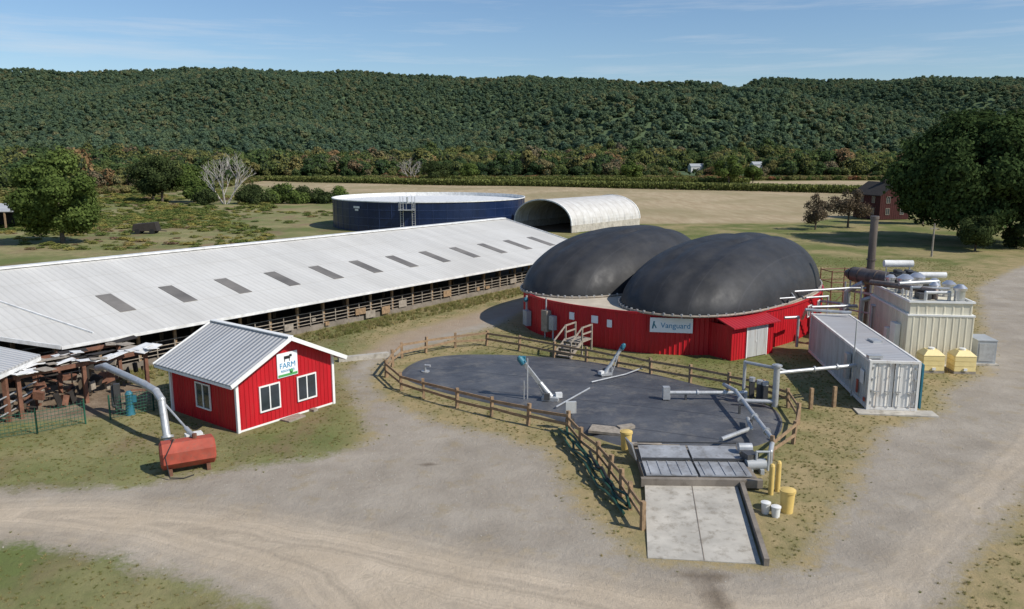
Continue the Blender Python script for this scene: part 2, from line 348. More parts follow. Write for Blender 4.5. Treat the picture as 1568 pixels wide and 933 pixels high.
base=mix(nt,edge(grav,4.6,.9,.1),base,g1)
base=mix(nt,math_(nt,'MULTIPLY',edge(att('path'),2.2,1.),.85),base,mix(nt,n_a,(.28,.20,.14),(.42,.34,.25)))
road=att('road')
cmb=N(nt,'ShaderNodeCombineXYZ'); nt.links.new(math_(nt,'ADD',math_(nt,'MULTIPLY',road,1.1),math_(nt,'MULTIPLY',n_b,2.5)),cmb.inputs[0])
tr=noise(nt,1.3,5,cmb.outputs[0],.7)
rc=mix(nt,ramp(nt,n_d,[(.35,0.),(.65,1.)]),(.50,.41,.30),(.60,.50,.375))
rc=mix(nt,math_(nt,'MULTIPLY',ramp(nt,tr,[(.45,0.),(.60,1.)]),.7),rc,(.36,.30,.225))
# wheel ruts running with the road
rut=math_(nt,'SINE',math_(nt,'MULTIPLY',math_(nt,'ADD',road,math_(nt,'MULTIPLY',n_b,3.)),2*math.pi/1.75))
rutm=math_(nt,'MULTIPLY',ramp(nt,rut,[(.72,0.),(.95,1.)]),math_(nt,'MULTIPLY',ramp(nt,n_d,[(.42,0.),(.58,1.)]),.45))
rc=mix(nt,rutm,rc,(.31,.26,.20))
rc=mix(nt,math_(nt,'MULTIPLY',ramp(nt,n_f,[(.45,0.),(.75,1.)]),.35),rc,(.30,.25,.19))
base=mix(nt,math_(nt,'MULTIPLY',edge(road,2.5,1.8,-.3),.9),base,rc)
st_=math_(nt,'ADD',math_(nt,'ADD',att('oil'),1.35),math_(nt,'MULTIPLY',math_(nt,'SUBTRACT',n_a,.5),1.6),0,True)
base=mix(nt,math_(nt,'MULTIPLY',st_,.75),base,(.13,.10,.07))
nt.links.new(base,b.inputs['Base Color']); b.inputs['Roughness'].default_value=.95; b.inputs['Specular IOR Level'].default_value=.15
h=math_(nt,'ADD',math_(nt,'MULTIPLY',n_c,.5),math_(nt,'ADD',math_(nt,'MULTIPLY',n_f,.3),math_(nt,'MULTIPLY',n_a,1.)))
bump(nt,b,h,.75,.12)
me.materials.append(m)

# ------------------------------------------------------------ foliage generator
def quads_mesh(name,C,Nn,S,T,mats,core=None,parent=None,link=True):
    n=len(C); Nn=Nn/np.linalg.norm(Nn,axis=1)[:,None]
    r=rng.normal(size=(n,3)); a=np.cross(Nn,r); a/=np.linalg.norm(a,axis=1)[:,None]; c=np.cross(Nn,a)
    S=S[:,None]; asp=rng.uniform(.55,1,(n,1))
    V=np.stack([C-a*S,C-c*S*asp,C+a*S,C+c*S*asp],1).reshape(-1,3)
    F=np.arange(4*n).reshape(-1,4).tolist(); tint=T.tolist(); mi=[0]*n
    V=V.tolist()
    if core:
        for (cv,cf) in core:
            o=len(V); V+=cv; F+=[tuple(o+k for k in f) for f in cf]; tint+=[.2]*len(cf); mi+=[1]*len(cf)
    me=bpy.data.meshes.new(name); me.from_pydata(V,[],F)
    for q in mats: me.materials.append(M[q])
    me.polygons.foreach_set('material_index',mi)
    at=me.attributes.new('tint','FLOAT','FACE'); at.data.foreach_set('value',np.array(tint,np.float32))
    ob=bpy.data.objects.new(name,me)
    if link: COL.objects.link(ob)
    if parent: ob.parent=parent
    return ob
import bmesh
def ico(sub):
    bm=bmesh.new(); bmesh.ops.create_icosphere(bm,subdivisions=sub,radius=1)
    v=np.array([x.co[:] for x in bm.verts]); f=[tuple(q.index for q in t.verts) for t in bm.faces]; bm.free(); return v,f
ICO1=ico(1)
def crown(n,rx,rz,cz,lobes,lsize,leaf,seed,shell=.75,corescale=.72,top=0.25,outer=1.1,taper=.45):
    g=np.random.default_rng(seed)
    L=g.normal(size=(lobes,3)); L/=np.linalg.norm(L,axis=1)[:,None]
    rr=g.uniform(.25,1,lobes)**.5*(1-lsize*.85); L=L*rr[:,None]*np.array([rx,rx,rz])
    k=L[:,2]/rz; L[:,:2]*=(1-taper*np.clip(k,0,1)**1.5)[:,None]
    L[:,2]+=cz; R=g.uniform(.65,1.15,lobes)*lsize*rx
    lt=g.uniform(0,.45,lobes)
    w=R**2;w/=w.sum(); li=g.choice(lobes,n,p=w)
    d=g.normal(size=(n,3)); d[:,2]+=top; d/=np.linalg.norm(d,axis=1)[:,None]
    bumpy=1+.13*np.sin(d[:,0]*7+li)*np.sin(d[:,1]*7+2*li)+.10*np.sin(d[:,2]*9+li*1.7)
    rad=R[li]*(shell+(outer-shell)*g.uniform(0,1,n)**.8)*bumpy
    C=L[li]+d*rad[:,None]*np.array([1,1,.85])
    out=C-np.array([0,0,cz]); out/=np.linalg.norm(out,axis=1)[:,None]
    Nn=d*.8+out*.4+g.normal(size=(n,3))*.5
    keep=np.ones(n,bool)
    for j in range(lobes):
        dd=np.linalg.norm((C-L[j])/np.array([1,1,.85]),axis=1)
        keep&=~((dd<R[j]*.6)&(li!=j))
    keep|=g.uniform(size=n)<.05
    T=np.clip(lt[li]+g.uniform(0,.55,n),0,1)
    C,Nn,T=C[keep],Nn[keep],T[keep]
    S=leaf*g.uniform(.6,1.3,len(C))
    core=[]
    for j in range(lobes):
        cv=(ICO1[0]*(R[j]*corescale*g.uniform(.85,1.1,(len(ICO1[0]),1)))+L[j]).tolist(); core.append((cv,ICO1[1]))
    return C,Nn,S,T,core,L,R
def limbs(mb,h,r,L,seed,base=.0,split=.3):
    g=random.Random(seed); top=h*split
    mb.tube((0,0,-.2),(0,0,top*.5),r*1.25,r,10); mb.tube((0,0,top*.5),(.05*h*.1,0,top),r,r*.85,10)
    cur=Vector((.005*h,0,top))
    for l in L:
        t=Vector(l); mid=cur.lerp(t,.5)+Vector((g.uniform(-.3,.3),g.uniform(-.3,.3),g.uniform(0,.6)))*(h/15)
        mb.tube(cur,mid,r*.45,r*.28,6); mb.tube(mid,t,r*.28,r*.08,6)
def big_tree(name,loc,h,w,leafmat,n,leaf,seed,lobes=26,lsize=.3,base=.12,split=.28,corescale=.6,shell=.5,trunk=None,core=True,taper=.45,outer=1.2):
    e=group(name,loc,0)
    rz=h*(1-base)/2; cz=h*base+rz
    C,Nn,S,T,co,L,R=crown(n,w/2,rz,cz,lobes,lsize,leaf,seed,shell,corescale,taper=taper,outer=outer)
    quads_mesh('foliage',C,Nn,S,T,[leafmat,'core'],co if core else None,e)
    mb=MB(); limbs(mb,h,trunk or h*.022,L[:14],seed,split=split); mb.done('trunk_and_limbs','bark',e,True)
    return e

tcol=bpy.data.collections.new('tree_kinds'); hcol=bpy.data.collections.new('hill_tree_kinds')
for k in range(8):
    w=[.5,.42,.34,.55,.45,.26,.48,.38][k]
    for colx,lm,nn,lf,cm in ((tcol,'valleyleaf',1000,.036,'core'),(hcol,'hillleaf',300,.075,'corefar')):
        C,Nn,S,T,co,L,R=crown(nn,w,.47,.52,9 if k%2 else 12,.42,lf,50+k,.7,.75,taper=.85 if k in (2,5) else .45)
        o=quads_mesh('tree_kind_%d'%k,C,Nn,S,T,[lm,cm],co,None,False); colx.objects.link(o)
def scatter(name,P,scl,coll,mode_idx=None,tilt=False):
    n=len(P); me=bpy.data.meshes.new(name); me.from_pydata(np.asarray(P).tolist(),[],[])
    nk=len(coll.objects)
    a=me.attributes.new('scl','FLOAT_VECTOR','POINT'); a.data.foreach_set('vector',np.asarray(scl,np.float32).ravel())
    a=me.attributes.new('rot','FLOAT_VECTOR','POINT'); R=np.zeros((n,3),np.float32); R[:,2]=rng.uniform(0,6.28,n)
    a.data.foreach_set('vector',R.ravel())
    a=me.attributes.new('kind','INT','POINT'); a.data.foreach_set('value',(mode_idx if mode_idx is not None else rng.integers(0,nk,n)).astype(np.int32))
    ob=bpy.data.objects.new(name,me); COL.objects.link(ob)
    ng=bpy.data.node_groups.new(name+'_nodes','GeometryNodeTree')
    ng.interface.new_socket('Geometry',in_out='INPUT',socket_type='NodeSocketGeometry')
    ng.interface.new_socket('Geometry',in_out='OUTPUT',socket_type='NodeSocketGeometry')
    gi=ng.nodes.new('NodeGroupInput'); go=ng.nodes.new('NodeGroupOutput')
    ip=ng.nodes.new('GeometryNodeInstanceOnPoints'); ci=ng.nodes.new('GeometryNodeCollectionInfo')
    ci.inputs['Collection'].default_value=coll; ci.inputs['Separate Children'].default_value=True; ci.inputs['Reset Children'].default_value=True
    def na(nm,t):
        q=ng.nodes.new('GeometryNodeInputNamedAttribute'); q.data_type=t; q.inputs['Name'].default_value=nm; return q.outputs[0]
    ng.links.new(gi.outputs[0],ip.inputs['Points']); ng.links.new(ci.outputs[0],ip.inputs['Instance'])
    ip.inputs['Pick Instance'].default_value=True
    ng.links.new(na('kind','INT'),ip.inputs['Instance Index'])
    ng.links.new(na('rot','FLOAT_VECTOR'),ip.inputs['Rotation']); ng.links.new(na('scl','FLOAT_VECTOR'),ip.inputs['Scale'])
    ng.links.new(ip.outputs[0],go.inputs[0])
    md=ob.modifiers.new('instances','NODES'); md.node_group=ng
    return ob
def jgrid(y0,y1,s,umax=.82,j=.8):
    out=[]
    y=y0
    while y<y1:
        n=int(2*umax*y/s); x=(np.arange(n)-n/2+rng.uniform(0,1))*s+rng.uniform(-j,j,n)*s
        out.append(np.column_stack([x,y+rng.uniform(-j,j,n)*s])); y+=s*.86
    return np.concatenate(out)
P=jgrid(245,720,7.5,j=.6); u=P[:,0]/P[:,1]
d=P[:,1]-fb(u)
keep=(d>0)
clr=((np.abs(u-.222)<.022)|(np.abs(u-.30)<.018))&(P[:,1]>430)&(P[:,1]<640)
keep&=~(clr&(rng.uniform(size=len(P))<.9))
P=P[keep];d=d[keep];u=u[keep];clr=clr[keep]
clump=.5+.5*np.sin(P[:,0]/23+1)*np.sin(P[:,1]/31)+rng.normal(size=len(P))*.2
hgt=(7+7.5*np.clip(clump,0,1.3))*rng.uniform(.75,1.3,len(P))*np.clip(.5+d/30,.5,1.0)
hgt=np.where(clr,3.5,hgt)
S=np.column_stack([hgt*rng.uniform(.85,1.25,len(P))]*2+[hgt])
scatter('forest_valley_trees',np.column_stack([P,hz(P[:,0],P[:,1])-.3]),S,tcol)
P=jgrid(720,1880,9.2,.78)
hgt=rng.uniform(7,13,len(P)); wd=rng.uniform(8.5,15,len(P)); S=np.column_stack([wd,wd,hgt])
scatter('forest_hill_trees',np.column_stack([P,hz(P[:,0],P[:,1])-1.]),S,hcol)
def bushes(nm,lm,seed):
    c=bpy.data.collections.new(nm)
    for k in range(4):
        C,Nn,S_,T,co,L,R=crown(260,.5,.35,.28,6,.5,.07,seed+k,.6,.7); o=quads_mesh('bush_kind_%d'%k,C,Nn,S_,T,[lm,'core'],None,None,False); c.objects.link(o)
    return c
bcol=bushes('bush_kinds','meadowleaf',90); ecol=bushes('thicket_kinds','edgeleaf',120)
uu=rng.uniform(-.8,.8,5200); dd=rng.uniform(-9,5,5200); yy=fb(uu)+dd; xx=uu*yy
okk=~((uu>.2)&(uu<.32)&(rng.uniform(size=len(uu))<.3)); uu,yy,xx=uu[okk],yy[okk],xx[okk]
s_=rng.uniform(1.5,4.2,len(xx)); scatter('forest_edge_thicket',np.column_stack([xx,yy,hz(xx,yy)]),np.column_stack([s_*1.6,s_*1.6,s_]),ecol)
Q=[]
for _ in range(22000):
    y=random.uniform(108,330); u_=random.uniform(-.78,-.2); x=u_*y
    if y<150 and u_>-.30: continue
    if y>185 and x>-.30*y: continue
    if y>250 and u_>-.36: continue
    dens=(.5+.5*math.sin(x*.07+1)*math.sin(y*.05)+.25*math.sin(x*.21+y*.13))**2*(.35 if y<135 else 1)
    if random.random()<dens: Q.append((x,y))
Q=np.array(Q); s_=rng.uniform(.35,1.2,len(Q))*(1+.6*(Q[:,1]>190))
scatter('meadow_bushes',np.column_stack([Q,hz(Q[:,0],Q[:,1])-.05]),np.column_stack([s_*2.4,s_*2.4,s_*.7]),bcol)
gcol=bpy.data.collections.new('grass_kinds')
for k in range(4):
    g=np.random.default_rng(k+200); n=26; mb=MB()
    for i in range(n):
        a=g.uniform(0,6.28); r=g.uniform(0,.35); bx,by=r*math.cos(a),r*math.sin(a); l=g.uniform(.5,1.); tx,ty=bx+g.normal()*.25,by+g.normal()*.25
        w=.035; ca,sa=math.cos(a+1.5)*w,math.sin(a+1.5)*w
        mb.face([(bx-ca,by-sa,0),(bx+ca,by+sa,0),(tx,ty,l)])
    me=bpy.data.meshes.new('grass_kind_%d'%k); me.from_pydata(mb.v,[],mb.f); me.materials.append(M['grassleaf'])
    at=me.attributes.new('tint','FLOAT','FACE'); at.data.foreach_set('value',g.uniform(0,1,len(mb.f)).astype(np.float32))
    gcol.objects.link(bpy.data.objects.new('grass_kind_%d'%k,me))
PADP=[(-6.6,44.8),(-6.5,47.1),(-5.6,49.2),(-3.6,50.2),(.7,49.9),(4.8,48.5),(8.3,45.5),(11.3,42.2),(13.4,39.6),(13.3,37.2),(12.2,34.7),(10.2,33.1),(5.3,33.1),(3.5,35),(2.1,37.5),(-1.2,39.8),(-4.5,42.3)]
n=120000; gx=rng.uniform(-45,52,n); gy=rng.uniform(17,100,n)
okk=(np.abs(gx)<gy*.72+2)&(rng.uniform(size=n)<np.clip(38/gy,.25,1))
gx,gy=gx[okk],gy[okk]
gs=sd(gx,gy,GR); ps=sd(gx,gy,PADP); ramp_=sd(gx,gy,[(4,23),(8.3,22.6),(10,33.3),(5,33.3)])
SH=[(-12.7,35.3),(-17.3,38.6),(-13.9,43.1),(-9.3,39.8)]
okk=(gs<-.05+rng.normal(size=len(gx))*.5)&(ps<-.3)&(ramp_<-.1)&(sd(gx,gy,SH)<-.1)&(sd(gx,gy,YARD)<0)&(sd(gx,gy,PATH)<0)
ca,sa=math.cos(math.radians(52.4)),math.sin(math.radians(52.4))
bx=(gx-9.7)*ca+(gy-87.4)*sa; by=-(gx-9.7)*sa+(gy-87.4)*ca
okk&=~((bx>-57)&(bx<1)&(by>.7)&(by<27))
dc=np.hypot((gx-12.9),(gy-62.3)); okk&=dc>13
gx,gy,gs=gx[okk],gy[okk],gs[okk]
sz=rng.uniform(.03,.08,len(gx))*np.where(gs<-3.5,1.2,1.)
scatter('grass',np.column_stack([gx,gy,np.zeros(len(gx))]),np.column_stack([sz*2.8,sz*2.8,sz]),gcol)
t=rng.uniform(-55,-2,1500); off=-rng.uniform(-.4,2.2,1500); wx=9.7+t*ca-off*sa; wy=87.4+t*sa+off*ca; sz=rng.uniform(.15,.4,1500)
scatter('weeds',np.column_stack([wx,wy,np.zeros(1500)]),np.column_stack([sz*1.4,sz*1.4,sz]),gcol)
scol=bpy.data.collections.new('stone_kinds')
for k in range(3):
    g=np.random.default_rng(k+300); v=ICO1[0]*g.uniform(.6,1.1,(len(ICO1[0]),1)); me=bpy.data.meshes.new('stone_kind_%d'%k); me.from_pydata(v.tolist(),[],ICO1[1]); me.materials.append(M['conc']); scol.objects.link(bpy.data.objects.new('stone_kind_%d'%k,me))
n=9000; gx=rng.uniform(-25,28,n); gy=rng.uniform(17,50,n); gs=sd(gx,gy,GR); rs=sd(gx,gy,RD)
okk=(gs>0)&(rs<rng.uniform(-2,.8,n)); gx,gy=gx[okk],gy[okk]; sz=rng.uniform(.01,.03,len(gx))
scatter('gravel_stones',np.column_stack([gx,gy,sz*.2]),np.column_stack([sz*1.2,sz,sz*.6]),scol)

def corn(name,a,b_,th,n,h=2.5):
    a=np.array(a,float);b_=np.array(b_,float);L=np.linalg.norm(b_-a);dx=(b_-a)/L;nn=np.array([-dx[1],dx[0]])
    t=rng.uniform(0,L,n); w=np.round(rng.uniform(0,th,n)/.8)*.8; P=a+dx*t[:,None]+nn*w[:,None]
    C=np.column_stack([P,rng.uniform(.1,h,n)]); Nn=rng.normal(size=(n,3)); Nn[:,2]*=.5
    return quads_mesh(name,C,Nn,rng.uniform(.25,.6,n),rng.uniform(0,1,n)*.6+.4*(C[:,2]/h),['corn','core'])
corn('corn_field',(-127,405),(-42,352),9,9000); corn('corn_field',(-42,352),(54,307),9,11000); corn('corn_field',(54,307),(150,250),9,12000)
corn('corn_field',(-25,398),(110,372),6,9000,2.2)

big_tree('maple_tree',(69.5,117,0),19.0,28,'maple',115000,.26,3,lobes=78,lsize=.21,base=.03,split=.2,trunk=.5,taper=.3)
big_tree('broadleaf_tree',(-65.8,116.4,0),13.6,15,'leafmid',42000,.21,5,lobes=40,lsize=.25,base=.0,taper=.5)
big_tree('bush',(62.3,106.7,0),5.6,6.6,'conifer',12000,.14,8,lobes=20,lsize=.3,base=.0,taper=.2)
big_tree('bush',(69.9,110,0),3.8,5.0,'conifer',8000,.13,9,lobes=14,lsize=.33,base=.0,taper=.2)
big_tree('small_tree',(52.5,138,0),6.2,7,'leafbrown',4200,.13,10,lobes=16,lsize=.28,base=.1,core=False)
big_tree('small_tree',(60,142.5,0),7.6,8.5,'leafbrown',5200,.14,11,lobes=18,lsize=.28,base=.1,core=False)
for i,(x,y,h,w) in enumerate([(-95,218,14,13),(-88,222,12,12),(-101,226,13,14),(-84,214,7,9)]):
    big_tree('broadleaf_tree',(x,y,0),h,w,'leafmid' if i%2 else 'conifer',7000,.28,20+i,lobes=20,lsize=.3,base=.02)
for i,(x,y,h,w) in enumerate([(-70,214,5,10),(-62,216,5.5,11),(-55,218,4.5,9),(-48,221,4,9),(-79,208,4,8),(-110,205,5,10),(-66,212,3.5,9),(-58,214,3.5,8),(-51,216,3,8)]):
    big_tree('hedge_bush',(x,y,0),h,w,'leafmid' if i%2 else 'conifer',4000,.22,30+i,lobes=16,lsize=.34,base=-.1,taper=.2)
for i,(x,y,h,w) in enumerate([(100,372,13,15),(-38,405,11,17),(-22,408,10,12),(60,402,10,12),(113,378,9,10)]):
    big_tree('field_edge_tree',(x,y,0),h,w,'leafmid' if i!=1 else 'conifer',5500,.36,40+i,lobes=20,lsize=.3,base=.04)
def dead_tree(loc,h,seed=4,name='dead_tree'):
    mb=MB(); g=random.Random(seed)
    def br(p,d,l,r,k):
        q=p+d*l; mb.tube(p,q,r,r*.65,5,0,False)
        if k==0: return
        for _ in range(g.choice([2,3,3])):
            nd=(d+Vector((g.uniform(-.8,.8),g.uniform(-.8,.8),g.uniform(-.2,.7)))).normalized(); br(q,nd,l*g.uniform(.6,.88),r*.6,k-1)
        if k>1: br(p.lerp(q,.6),(d+Vector((g.uniform(-1,1),g.uniform(-1,1),.2))).normalized(),l*.7,r*.45,k-2)
    for dx,dy in ((-.5,0),(.45,.2),(0,-.3)):
        br(Vector((dx,dy,-.2)),Vector((dx*1.3,dy,1.1)).normalized(),h*.27,h*.018,4)
    return mb.done(name,'deadbark',None,False,loc)
dead_tree((-75.6,211.5,0),15.5)
dead_tree((-52,416,0),13,9)

# ------------------------------------------------------------ barn
A=math.radians(52.4)
barn=group('cattle_barn',(9.7,87.4,0),A)
W=13.5;RZ=5.25;EZ=2.35;L0=-56.5;LR=-68.
mb=MB()
def slab(mb,y0,z0,y1,z1,x0,x1,t=.09,m=0,x0b=None):
    xb=x0 if x0b is None else x0b
    mb.hexa([(x0,y0,z0-t),(x1,y0,z0-t),(x1,y1,z1-t),(xb,y1,z1-t),(x0,y0,z0),(x1,y0,z0),(x1,y1,z1),(xb,y1,z1)],m)
slab(mb,0,EZ,W,RZ,L0,0,x0b=LR); slab(mb,2*W,EZ,W,RZ,LR,0)
mb.done('roof','barnroof',barn)
mb=MB()
mb.box(L0-.02,.02,-.06,.0,EZ-.16,EZ+.03); mb.beam((LR,W,RZ+.06),(0,W,RZ+.06),.7,.12)
mb.beam((L0-.05,-.03,EZ-.02),(LR-.05,W,RZ+.0),.09,.22)
mb.beam((.05,-.03,EZ-.02),(.05,W,RZ+.0),.09,.22); mb.beam((.05,2*W+.03,EZ-.02),(.05,W,RZ),.09,.22)
sl=(RZ-EZ)/W
mb.beam((L0+2.2,1.0,EZ+1.0*sl+.05),(L0-.5,9,EZ+9*sl+.05),.1,.08)
mb.done('roof_trim','white',barn)
mb=MB()
for i in range(12):
    x=-4.2-i*4.25
    y0,y1=3.4,6.6
    slab(mb,y0,EZ+y0*sl+.03,y1,EZ+y1*sl+.03,x-.5,x+.5,.03)
m_sky=mat('skylight_panel',(.18,.165,.145),.5,var=.35,scale=.3); mb.done('skylights',m_sky,barn)
mb=MB()
mb.box(L0,0,.9,1.1,0,.4,1)
mb.face([(LR,1.1,.03),(0,1.1,.03),(0,2*W-1,.03),(LR,2*W-1,.03)],2)
n=24
for i in range(n+1):
    x=L0+.1+(-L0-.2)*i/n
    mb.box(x-.08,x+.08,.92,1.08,.4,EZ+.1,0)
    for y in (7,W,20,26): mb.box(x-.1,x+.1,y-.1,y+.1,0,EZ+min(y,2*W-y)*sl-.12,0)
    mb.beam((x,.5,EZ-.08),(x,W,RZ-.25),.1,.2,0); mb.beam((x,2*W-.5,EZ-.08),(x,W,RZ-.25),.1,.2,0)
for z in (.6,.85,1.1,1.4): mb.tube((L0,.86,z),(0,.86,z),.03,.03,6,5)
mb.box(L0,0,.9,1.1,EZ-.35,EZ-.08,0)
for z in (.7,1.1): mb.tube((L0,6.5,z),(0,6.5,z),.05,.05,6,3)
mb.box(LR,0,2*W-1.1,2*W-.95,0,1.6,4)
for x in np.arange(L0,0,1.17): mb.box(x-.03,x+.03,.83,.89,.4,1.45,5)
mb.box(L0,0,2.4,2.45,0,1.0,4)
mb.done('frame_and_pens',['wood','kerb','dirtfloor','galv','dark','greywood'],barn)
mb=MB()
g=random.Random(3)
for i in range(16):
    x=g.uniform(L0+4,-4); w=g.uniform(.3,1.1)
    mb.obox((x,.76+g.uniform(-.1,.1),.35+g.uniform(0,.5)),(w,.06,g.uniform(.2,.6)),g.uniform(-.05,.05),g.choice([0,2,2,0]))
mb.done('feed_panels',['greywood','galv','wood'],barn)
lt=group('open_cattle_shed',(-24.2,39.7,0),math.radians(2))
mb=MB()
mb.hexa([(0,-16,2.55),(0,0,2.55),(-9,0,4.6),(-9,-16,4.6),(0,-16,2.65),(0,0,2.65),(-9,0,4.7),(-9,-16,4.7)],0)
mb.done('roof','shedroof',lt)
mb=MB()
mb.box(-.05,.02,-16,0,2.35,2.54)
mb.done('fascia','white',lt)
mb=MB()
for y in np.arange(-15.8,.1,2.6):
    for x in (-.25,-4.5,-9): mb.box(x-.1,x+.1,y-.1,y+.1,0,2.5-x*.22,0)
for z in (.5,.9,1.3): mb.tube((-.2,-16,z),(-.2,0,z),.04,.04,6,1)
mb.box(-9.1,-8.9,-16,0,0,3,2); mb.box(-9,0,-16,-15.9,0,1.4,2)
mb.done('posts_and_rails',['rust','galv','dark'],lt)
es=group('collapsed_canopy',(-21.4,41.2,0),A)
mb=MB()
for x,y in ((-1.5,-.2),(1.8,-.2),(-1.5,2.8),(-4.6,-.2),(-4.6,2.8),(1.8,2.8)):
    mb.box(x-.09,x+.09,y-.09,y+.09,0,2.2,0)
for z in (2.1,): 
    mb.beam((-4.8,-.2,z),(2,-.2,z),.12,.2,0); mb.beam((-4.8,2.8,z),(2,2.8,z),.12,.2,0); mb.beam((-1.5,-.3,z+.1),(-1.5,2.9,z+.1),.1,.15,0)
g=random.Random(9)
for i in range(46):
    mb.obox((g.uniform(-5,2.2),g.uniform(-.6,2.8),2.24+g.uniform(0,.12)),(g.uniform(.4,1.6),g.uniform(.2,.8),.03),g.uniform(-.4,.4),g.choice([1,1,2,2,4]),g.uniform(-.12,.12),g.uniform(-.12,.12))
for i in range(44):
    mb.obox((g.uniform(-5,2.2),g.uniform(-.3,4),.2+g.uniform(0,.9)),(g.uniform(.15,.8),g.uniform(.05,.4),g.uniform(.1,.7)),g.uniform(0,3),g.choice([0,2,0,4,4,5]),g.uniform(-.3,.3),g.uniform(-.3,.3))
for i in range(12):
    a=(g.uniform(-5,2),g.uniform(-.4,3),g.uniform(.1,1.9)); c=(a[0]+g.uniform(-2,2),a[1]+g.uniform(-1,1),max(.05,a[2]+g.uniform(-1,.6))); mb.beam(a,c,.07,.07,g.choice([0,2,4]))
mb.done('posts_and_debris',['rust','white','greywood','galv','dark','dirtfloor'],es)

# ------------------------------------------------------------ red farm shed
S=math.radians(53)
sh=group('red_farm_shed',(-12.7,35.35,0),S)
GW,GL,WH,AP=5.6,5.5,2.7,4.05
def ribwall(mb,p0,p1,z0,ztop,m=0,step=.23,depth=.025,out=None):
    p0=Vector((*p0,0));p1=Vector((*p1,0));L=(p1-p0).length;d=(p1-p0)/L;nn=Vector((d.y,-d.x,0)) if out is None else Vector((*out,0))
    n=max(1,int(L/step)); pts=[]
    for i in range(n):
        a=L*i/n;w=L/n
        pts+=[(a,0),(a+w*.7,0),(a+w*.78,depth),(a+w*.92,depth)]
    pts.append((L,0))
    for (a,da),(c,dc_) in zip(pts[:-1],pts[1:]):
        q=p0+d*a+nn*da; r=p0+d*c+nn*dc_
        za=ztop(a/L) if callable(ztop) else ztop; zc=ztop(c/L) if callable(ztop) else ztop
        mb.face([(q.x,q.y,z0),(r.x,r.y,z0),(r.x,r.y,zc),(q.x,q.y,za)],m)
mb=MB()
gz=lambda t: WH+(AP-WH)*(1-abs(2*t-1))-.05
ribwall(mb,(0,0),(GW,0),.0,gz); ribwall(mb,(0,GL),(0,0),0,WH-.02); ribwall(mb,(GW,0),(GW,GL),0,WH-.02); ribwall(mb,(GW,GL),(0,GL),0,gz)
mb.done('walls','red',sh)
mb=MB(); ov=.6; oz=.5; k=(AP-WH)/(GW/2)
for sgn in (0,1):
    x0=-ov if not sgn else GW+ov; z0=WH-k*ov+.02
    mb.hexa([(x0,-oz,z0),(GW/2,-oz,AP),(GW/2,GL+oz,AP),(x0,GL+oz,z0),(x0,-oz,z0+.07),(GW/2,-oz,AP+.07),(GW/2,GL+oz,AP+.07),(x0,GL+oz,z0+.07)])
mb.done('roof','shedroof',sh)
mb=MB()
for x in (-.03,GW+.03):
    for y in (-.03,GL+.03): mb.box(x-.07,x+.07,y-.07,y+.07,0,WH)
for sgn in (-1,1):
    xe=GW/2+sgn*(GW/2+ov); z0=WH-k*ov
    for y in (-oz-.03,GL+oz+.03): mb.beam((xe,y,z0+.02),(GW/2,y,AP+.02),.05,.2)
    mb.box(min(xe,xe-.05*sgn),max(xe,xe-.05*sgn)+.001,-oz,GL+oz,z0-.1,z0+.06)
mb.beam((GW/2,-oz,AP+.1),(GW/2,GL+oz,AP+.1),.3,.05)
mb.box(0,GW,-.045,-.03,.0,.09)
def win(mb,x,z,w,h,axis='x',base=-.03):
    t=.07
    def bx(a0,a1,z0,z1,d0,d1,m):
        if axis=='x': mb.box(a0,a1,base-d1,base-d0,z0,z1,m)
        else: mb.box(base-d1,base-d0,a0,a1,z0,z1,m)
    bx(x-w/2-t,x+w/2+t,z-h/2-t,z-h/2,0,.06,0); bx(x-w/2-t,x+w/2+t,z+h/2,z+h/2+t,0,.06,0)
    bx(x-w/2-t,x-w/2,z-h/2,z+h/2,0,.06,0); bx(x+w/2,x+w/2+t,z-h/2,z+h/2,0,.06,0); bx(x-.03,x+.03,z-h/2,z+h/2,0,.055,0)
    bx(x-w/2,x+w/2,z-h/2,z+h/2,0,.02,1)
win(mb,1.75,1.3,1.05,1.15); win(mb,3.95,1.3,1.05,1.15); win(mb,2.7,1.3,1.1,1.15,'y')
mb.done('trim_and_windows',['trim','glass'],sh)
mb=MB(); mb.box(2.25,3.45,-.07,-.03,2.1,3.3,0); mb.box(2.28,3.42,-.076,-.07,2.13,2.25,1); mb.ball((3.05,-.08,2.35),.1,1,8); mb.done('sign_board',['sign','signgreen'],sh)
text('sign_text','FARM',.38,'signblue',sh,(2.85,-.08,2.66),(math.pi/2,0,0)); text('sign_text_small','RESOURCES',.15,'signblue',sh,(2.85,-.08,2.4),(math.pi/2,0,0))
mb=MB(); mb.box(2.66,3.02,-.082,-.072,2.98,3.13,0); mb.box(2.98,3.12,-.082,-.072,3.06,3.18,0); mb.box(2.67,2.71,-.082,-.072,2.86,3.0,0); mb.box(2.95,2.99,-.082,-.072,2.86,3.0,0)
mb.done('sign_cow_emblem','black',sh)
mb=MB(); mb.obox((2.8,-.35,.04),(1.1,.6,.08),.1); mb.obox((4.2,-.2,.06),(.3,.3,.12),.1); mb.done('step_slab','greywood',sh)
